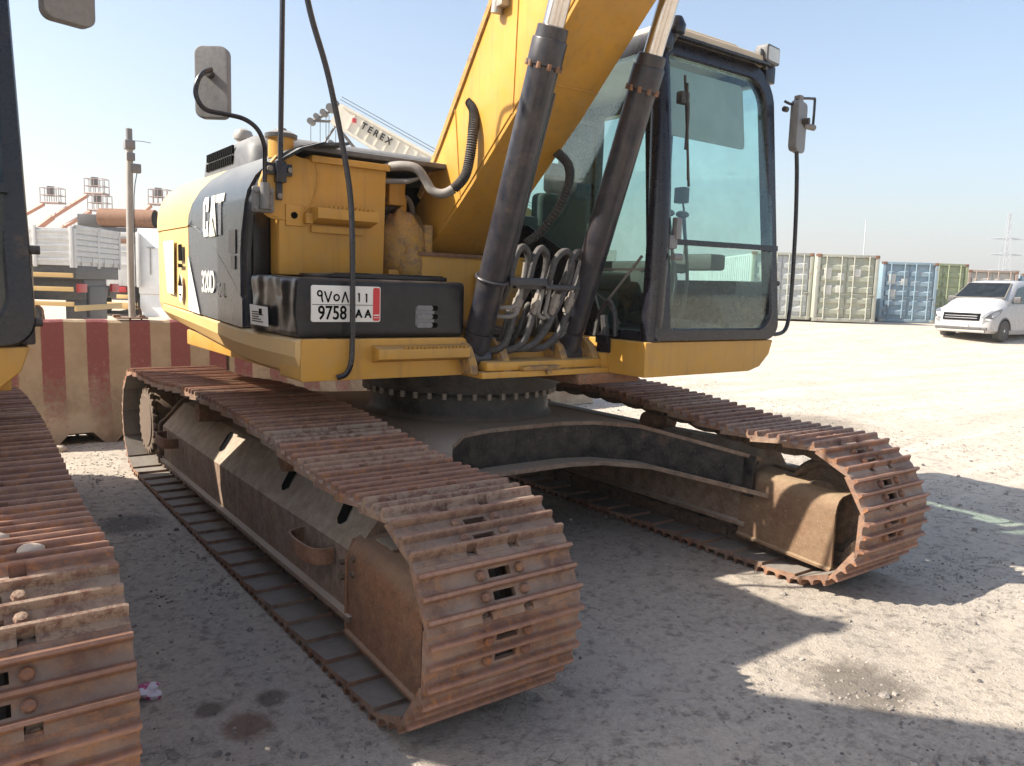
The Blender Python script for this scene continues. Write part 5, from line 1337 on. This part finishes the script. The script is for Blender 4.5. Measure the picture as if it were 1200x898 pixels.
def container(x, y, z, rz, m1, m2, lab, h=2.6, dl=6, marks=0, open_=False):
    r = thing('shipping_container', lab, 'container', (x, y, z), rz, 'shipping containers across the yard')
    w = 2.44
    b = B(); b.box((.05, .12, .12), (w-.05, dl, h-.06), .01)
    n = int(dl/.28)
    for k in range(n):
        for xx in (.02, w-.06): b.box((xx, .2+k*.28, .15), (xx+.04, .34+k*.28, h-.12), .008)
    obj('container_shell', b, M[m1], r)
    b = B()
    for xx in (0, w-.14): b.box((xx, 0, 0), (xx+.14, .16, h), .015)
    b.box((0, 0, 0), (w, .14, .15), .012); b.box((0, 0, h-.12), (w, .14, h), .012)
    obj('end_frame', b, M[m2], r)
    for xx in (0, w-.18):
        for zz in (0, h-.12): b = B(); b.box((xx, -.01, zz), (xx+.18, .18, zz+.12), .012); obj('corner_casting', b, M['pipe_rust' if zz else 'c_post'], r)
    for di, x0 in enumerate((.15, w/2+.01)):
        x1 = x0+w/2-.16
        b = B(); b.box((x0, .075, .16), (x1, .10, h-.13), .004)
        nn = 5
        for k in range(nn):
            z0 = .26+k*(h-.48)/nn; z1 = z0+(h-.48)/nn*.62
            t = bmesh.new(); bmesh.ops.create_cube(t, size=1)
            for v in t.verts: v.co = V(((x0+x1)/2+v.co.x*(x1-x0-.10), .05+v.co.y*.055, (z0+z1)/2+v.co.z*(z1-z0)*(1 if v.co.y > 0 else .60)))
            b._add(t)
        d = obj('door', b, M[m1], r)
        for fx in (.22, .78):
            xx = x0+(x1-x0)*fx
            b = B(); b.cyl((xx, .0, .1), (xx, .0, h-.06), .026, 8)
            for zz in (.5, 1.2, h-.5): b.box((xx-.04, .0, zz), (xx+.04, .06, zz+.06), .004)
            b.box((xx-.02, -.015, 1.05), (xx+.24, .01, 1.09), .004)
            obj('lock_rod', b, M[m2], d)
    for (q, zz, ww, hh) in [((.30), h-.95, .30, .42), (.34, h-1.6, .30, .4), (.85, h-1.0, .25, .28), (.80, h-1.5, .28, .3), (1.45, h-.85, .3, .3), (1.62, h-1.45, .34, .34), (2.0, h-.8, .2, .2)][:marks]:
        b = B(); b.box((q, .012, zz), (q+ww, .020, zz+hh), .001); obj('marking_patch', b, M['c_mark'], r)
    return r
A = math.radians(-36)
container(23.45, 15.55, .58, A, 'c_white', 'c_post', 'pale grey-white container partly hidden by the cab, leftmost of the row', 2.62, 12, 3)
container(25.16, 13.80, .55, A, 'c_green', 'c_post', 'faded sage green container with white patches, left of the blue one', 2.62, 12, 5)
container(30.60, 14.12, .52, A, 'c_blue', 'c_blue', 'faded blue container in the middle of the row', 2.60, 12, 3)
container(33.9, 14.2, .52, math.radians(-30), 'c_green2', 'c_green2', 'green container half hidden right behind the blue one', 2.70, 12, 2)
container(37.78, 13.75, .5, A, 'c_grey', 'c_brown', 'brown-framed grey container behind the white van', 2.55, 12, 3)
container(40.0, 12.25, .5, A, 'c_blue', 'c_blue', 'blue container cut by the right edge behind the van roof', 2.45, 12, 0)

# ------------------------------------------------------------------ van
def make_van():
    r = thing('white_van', 'white minivan with dark windscreen and chrome grille, parked on the sand at right', 'van', (23.75, 7.65, .0), 0)
    W = .92
    def sec(x, zb, belt, zt, w0, w1, w2):
        # half section mirrored: y,z
        H = [(w0*.86, zb), (w0, zb+.10), (w0, zb+.35), (w0*1.0, belt-.08), (w1, belt), (w2, zt-.12), (w2-.10, zt-.02), (w2-.35, zt)]
        P = [V((x, -a, z)) for a, z in H]+[V((x, a, z)) for a, z in H[::-1]]
        return P
    S = [(0.00, .40, .60, .74, .66, .60, .50), (.04, .30, .70, .86, .80, .74, .60), (.12, .26, .84, .98, .88, .84, .70), (.30, .24, .96, 1.10, .915, .88, .76), (.65, .24, 1.06, 1.24, .92, .90, .80),
         (.95, .24, 1.12, 1.33, .92, .90, .80), (1.02, .24, 1.13, 1.36, .92, .90, .79), (1.65, .24, 1.15, 1.84, .92, .91, .76), (1.9, .24, 1.15, 1.92, .92, .91, .76), (2.3, .24, 1.15, 1.955, .92, .91, .77), (3.6, .24, 1.15, 1.96, .92, .91, .77), (4.7, .24, 1.15, 1.93, .92, .91, .77), (5.0, .26, 1.12, 1.85, .90, .88, .74), (5.12, .35, 1.0, 1.4, .86, .84, .72)]
    b = B(); b.rings([sec(*s) for s in S]); obj('body', b, M['vanwhite'], r, 40)
    def slab(name, x0, z0, x1, z1, w0, w1, o0, o1, mm):
        nx_, nz_ = -.606, .795; b = B(); R = []
        for o_ in (o0, o1): R.append([V((x0+nx_*o_, -w0, z0+nz_*o_)), V((x0+nx_*o_, w0, z0+nz_*o_)), V((x1+nx_*o_, w1, z1+nz_*o_)), V((x1+nx_*o_, -w1, z1+nz_*o_))])
        b.rings(R); obj(name, b, M[mm], r)
    slab('windscreen_surround', 1.01, 1.353, 1.68, 1.86, .80, .67, -.01, .012, 'vandark')
    slab('windscreen', 1.04, 1.378, 1.645, 1.84, .76, .64, .012, .018, 'vanglass')
    for s_ in (-1, 1):
        for pts in ([(1.28, 1.20), (1.75, 1.68), (2.20, 1.78), (2.20, 1.20)], [(2.28, 1.20), (2.28, 1.79), (3.52, 1.79), (3.52, 1.20)], [(3.60, 1.20), (3.60, 1.79), (4.72, 1.74), (4.82, 1.20)]):
            b = B(); R = []
            for dd in (.0, .012):
                R.append([V((x, s_*(.921+dd-(z-1.15)*.185), z)) for x, z in pts])
            b.rings(R); obj('side_window', b, M['vanglass'], r)
        b = B(); P = [(.10, .78), (.24, .74), (.58, .88), (.72, 1.04), (.46, 1.02), (.18, .94)]
        WX = [(0, .66), (.04, .80), (.12, .88), (.30, .915), (.65, .92), (.95, .92)]
        def wx(x):
            for (a, c_), (d_, e_) in zip(WX, WX[1:]):
                if a <= x <= d_: return c_+(e_-c_)*(x-a)/(d_-a)
        P = [(.015, .74), (.12, .70), (.30, .76), (.58, .90), (.66, 1.02), (.44, 1.00), (.20, .94), (.06, .86)]
        R = [[V((x-(.012 if dd > 0 else 0), s_*(wx(x)+dd), z)) for x, z in P] for dd in (-.12, .010)]
        b.rings(R); obj('headlight', b, M['vanlamp'], r)
        b = B(); b.box((1.30, s_*.93-.01, 1.22), (1.44, s_*1.12+.01, 1.42), .03) if s_ > 0 else b.box((1.30, -1.13, 1.22), (1.44, -.92, 1.42), .03); obj('door_mirror', b, M['vandark'], r)
        b = B(); b.box((1.2, s_*.915-.015, .22), (4.6, s_*.915+.015, .36), .01); obj('sill_trim', b, M['galv'], r)
        for x in (.90, 4.10):
            b = B(); b.lathe([(.20, s_*.72), (.33, s_*.70), (.345, s_*.74), (.345, s_*.90), (.32, s_*.935), (.23, s_*.935)], (x, 0, .335), 'x' if False else 'y', 28)
            w = obj('wheel', b, M['tyre'], r)
            b = B(); b.lathe([(.225, s_*.90), (.22, s_*.935), (.19, s_*.925), (.05, s_*.935), (.02, s_*.94)], (x, 0, .335), 'y', 28)
            obj('rim', b, M['rim'], w)
            for k in range(5):
                b = B(); a = 2*PI*(k+.5)/5; b.box((x-.025+.12*math.cos(a), s_*.932-.006, .335-.03+.12*math.sin(a)), (x+.025+.12*math.cos(a), s_*.932+.008, .335+.03+.12*math.sin(a)), .005)
                obj('rim_gap', b, M['vandark'], w)
            b = B(); b.tube([(x+.40*math.cos(a), s_*.925, .335+.40*math.sin(a)) for a in [PI*k/16 for k in range(17)]], .022, 6); obj('wheel_arch', b, M['vandark'], r)
            b = B(); R = []
            for dd in (.80, .926): R.append([V((x+.38*math.cos(a), s_*dd, .32+.39*math.sin(a))) for a in [PI*k/16 for k in range(17)]])
            b.rings(R); obj('wheel_well', b, M['ink'], r)
    b = B(); b.prism([(-.026, .64), (.018, .87), (.12, .87), (.12, .64)], 'y', -.56, .56, .004); obj('grille', b, M['ink'], r)
    for z in (.70, .77): b = B(); b.box((-.035+(z-.66)*.22, -.50, z), (.06, .50, z+.018), .004); obj('grille_bar', b, M['rim'], r)
    b = B(); b.lathe([(.045, -.018), (.035, -.03)], (.035, 0, .755), 'x', 16); obj('badge', b, M['rim'], r)
    b = B(); b.box((-.03, -.62, .36), (.1, .62, .44), .02); b.box((.0, -.80, .35), (.14, -.62, .44), .02); b.box((.0, .62, .35), (.14, .80, .44), .02); obj('lower_intake', b, M['vandark'], r)
    b = B(); b.box((-.035, -.26, .44), (-.01, .26, .55), .004); obj('number_plate', b, M['sticker'], r)
    b = B(); b.box((.0, -.74, .26), (.2, .74, .34), .03); obj('bumper_lip', b, M['galv'], r)
    return r
van = make_van()
van.rotation_euler = (0, 0, math.radians(-2)); van.location.z = gz(24.6, 7)+.02

# ------------------------------------------------------------------ pylon and mast
r = thing('pylon', 'hazy lattice electricity pylon far away above the white van', 'pylon', (330, 130, 0))
b = B(); ex = V((FW.y, -FW.x, 0)); fy = V((FW.x, FW.y, 0))
def leg(z): return 2.1-(z/36)*1.75
zs = [0, 6, 10, 14, 17, 20, 23, 26, 29, 32, 36]
for a, c_ in zip(zs, zs[1:]):
    for s1, s2 in ((-1, -1), (1, -1), (1, 1), (-1, 1)):
        p0 = ex*leg(a)*s1+fy*leg(a)*s2+V((0, 0, a)); p1 = ex*leg(c_)*s1+fy*leg(c_)*s2+V((0, 0, c_)); b.cyl(p0, p1, .16, 4)
        if s2 == -1:
            q1 = -ex*leg(c_)*s1+fy*leg(c_)*s2+V((0, 0, c_)); b.cyl(p0, q1, .09, 4)
obj('lattice_mast', b, M['pylon'], r)
for z in (26, 20, 14):
    b = B(); b.tube([ex*-6.2+V((0, 0, z)), V((0, 0, z+.6)), ex*6.2+V((0, 0, z))], .22, 4); b.tube([ex*-6.2+V((0, 0, z)), V((0, 0, z-.2)), ex*6.2+V((0, 0, z))], .14, 4); obj('cross_arm', b, M['pylon'], r)
tag(r, r['label'], 'pylon')
b = B(); b.cyl((112.3, 62, 0), (113.05, 62.67, 13.6), .14, 8, .07); tag(obj('mast', b, M['pylon'], None), 'thin leaning pale mast above the green container', 'mast')
# clods between machines
for o in list(bpy.data.objects):
    if o.parent is None and o.type in ('MESH', 'EMPTY') and 'label' not in o and 'kind' not in o: print('UNTAGGED', o.name)

# ------------------------------------------------------------------ sky, sun, camera
S_, T_ = 1.06, .50
sun_dir = V((-S_, T_, 1)).normalized()
el = math.asin(sun_dir.z); az = math.atan2(sun_dir.x, sun_dir.y)
w = bpy.data.worlds.new('World'); SC.world = w; w.use_nodes = True
nt = w.node_tree; bg = nt.nodes['Background']
sky = nt.nodes.new('ShaderNodeTexSky'); sky.sky_type = 'NISHITA'; sky.sun_disc = False
sky.sun_elevation = el; sky.sun_rotation = az; sky.air_density = 1.25; sky.dust_density = 2.8; sky.ozone_density = 3.0; sky.altitude = 300
nt.links.new(sky.outputs[0], bg.inputs[0]); bg.inputs[1].default_value = .105
L = bpy.data.lights.new('sun', 'SUN'); L.energy = 4.8; L.angle = math.radians(.55); L.color = (1, .93, .82)
lo = bpy.data.objects.new('sun', L); COL.objects.link(lo); lo.rotation_euler = (-sun_dir).to_track_quat('-Z', 'Y').to_euler()
cam = bpy.data.cameras.new('camera'); co_ = bpy.data.objects.new('camera', cam); COL.objects.link(co_); SC.camera = co_
cam.sensor_width = 36; cam.lens = 916.3/1200*36; cam.clip_end = 3000; cam.clip_start = .05
yaw, pit, rol = .6352, .1217, .0329
f = V((math.sin(yaw)*math.cos(pit), math.cos(yaw)*math.cos(pit), -math.sin(pit))); r0 = V((math.cos(yaw), -math.sin(yaw), 0)); u0 = r0.cross(f)
rr = r0*math.cos(rol)+u0*math.sin(rol); uu = -r0*math.sin(rol)+u0*math.cos(rol)
co_.matrix_world = Matrix(((rr.x, uu.x, -f.x, CAM.x), (rr.y, uu.y, -f.y, CAM.y), (rr.z, uu.z, -f.z, CAM.z), (0, 0, 0, 1)))
vs = SC.view_settings; vs.view_transform = 'Standard'; vs.look = 'None'; vs.gamma = 1; vs.exposure = 1.15
SC.cycles.max_bounces = 5; SC.cycles.diffuse_bounces = 3; SC.cycles.glossy_bounces = 3; SC.cycles.volume_bounces = 0; SC.cycles.transparent_max_bounces = 12

# ------------------------------------------------------------------ dusty air
b = B(); b.box((-1000, -1000, -3), (1000, 1000, 60))
m = bpy.data.materials.new('dusty_air'); m.use_nodes = True; nt = m.node_tree; nt.nodes.clear()
o_ = nt.nodes.new('ShaderNodeOutputMaterial'); v_ = nt.nodes.new('ShaderNodeVolumePrincipled')
v_.inputs['Color'].default_value = (.97, .94, .90, 1); v_.inputs['Density'].default_value = .0015; v_.inputs['Anisotropy'].default_value = .2
nt.links.new(v_.outputs[0], o_.inputs['Volume'])
hz = obj('haze', b, m, None, 0); hz['kind'] = 'stuff'
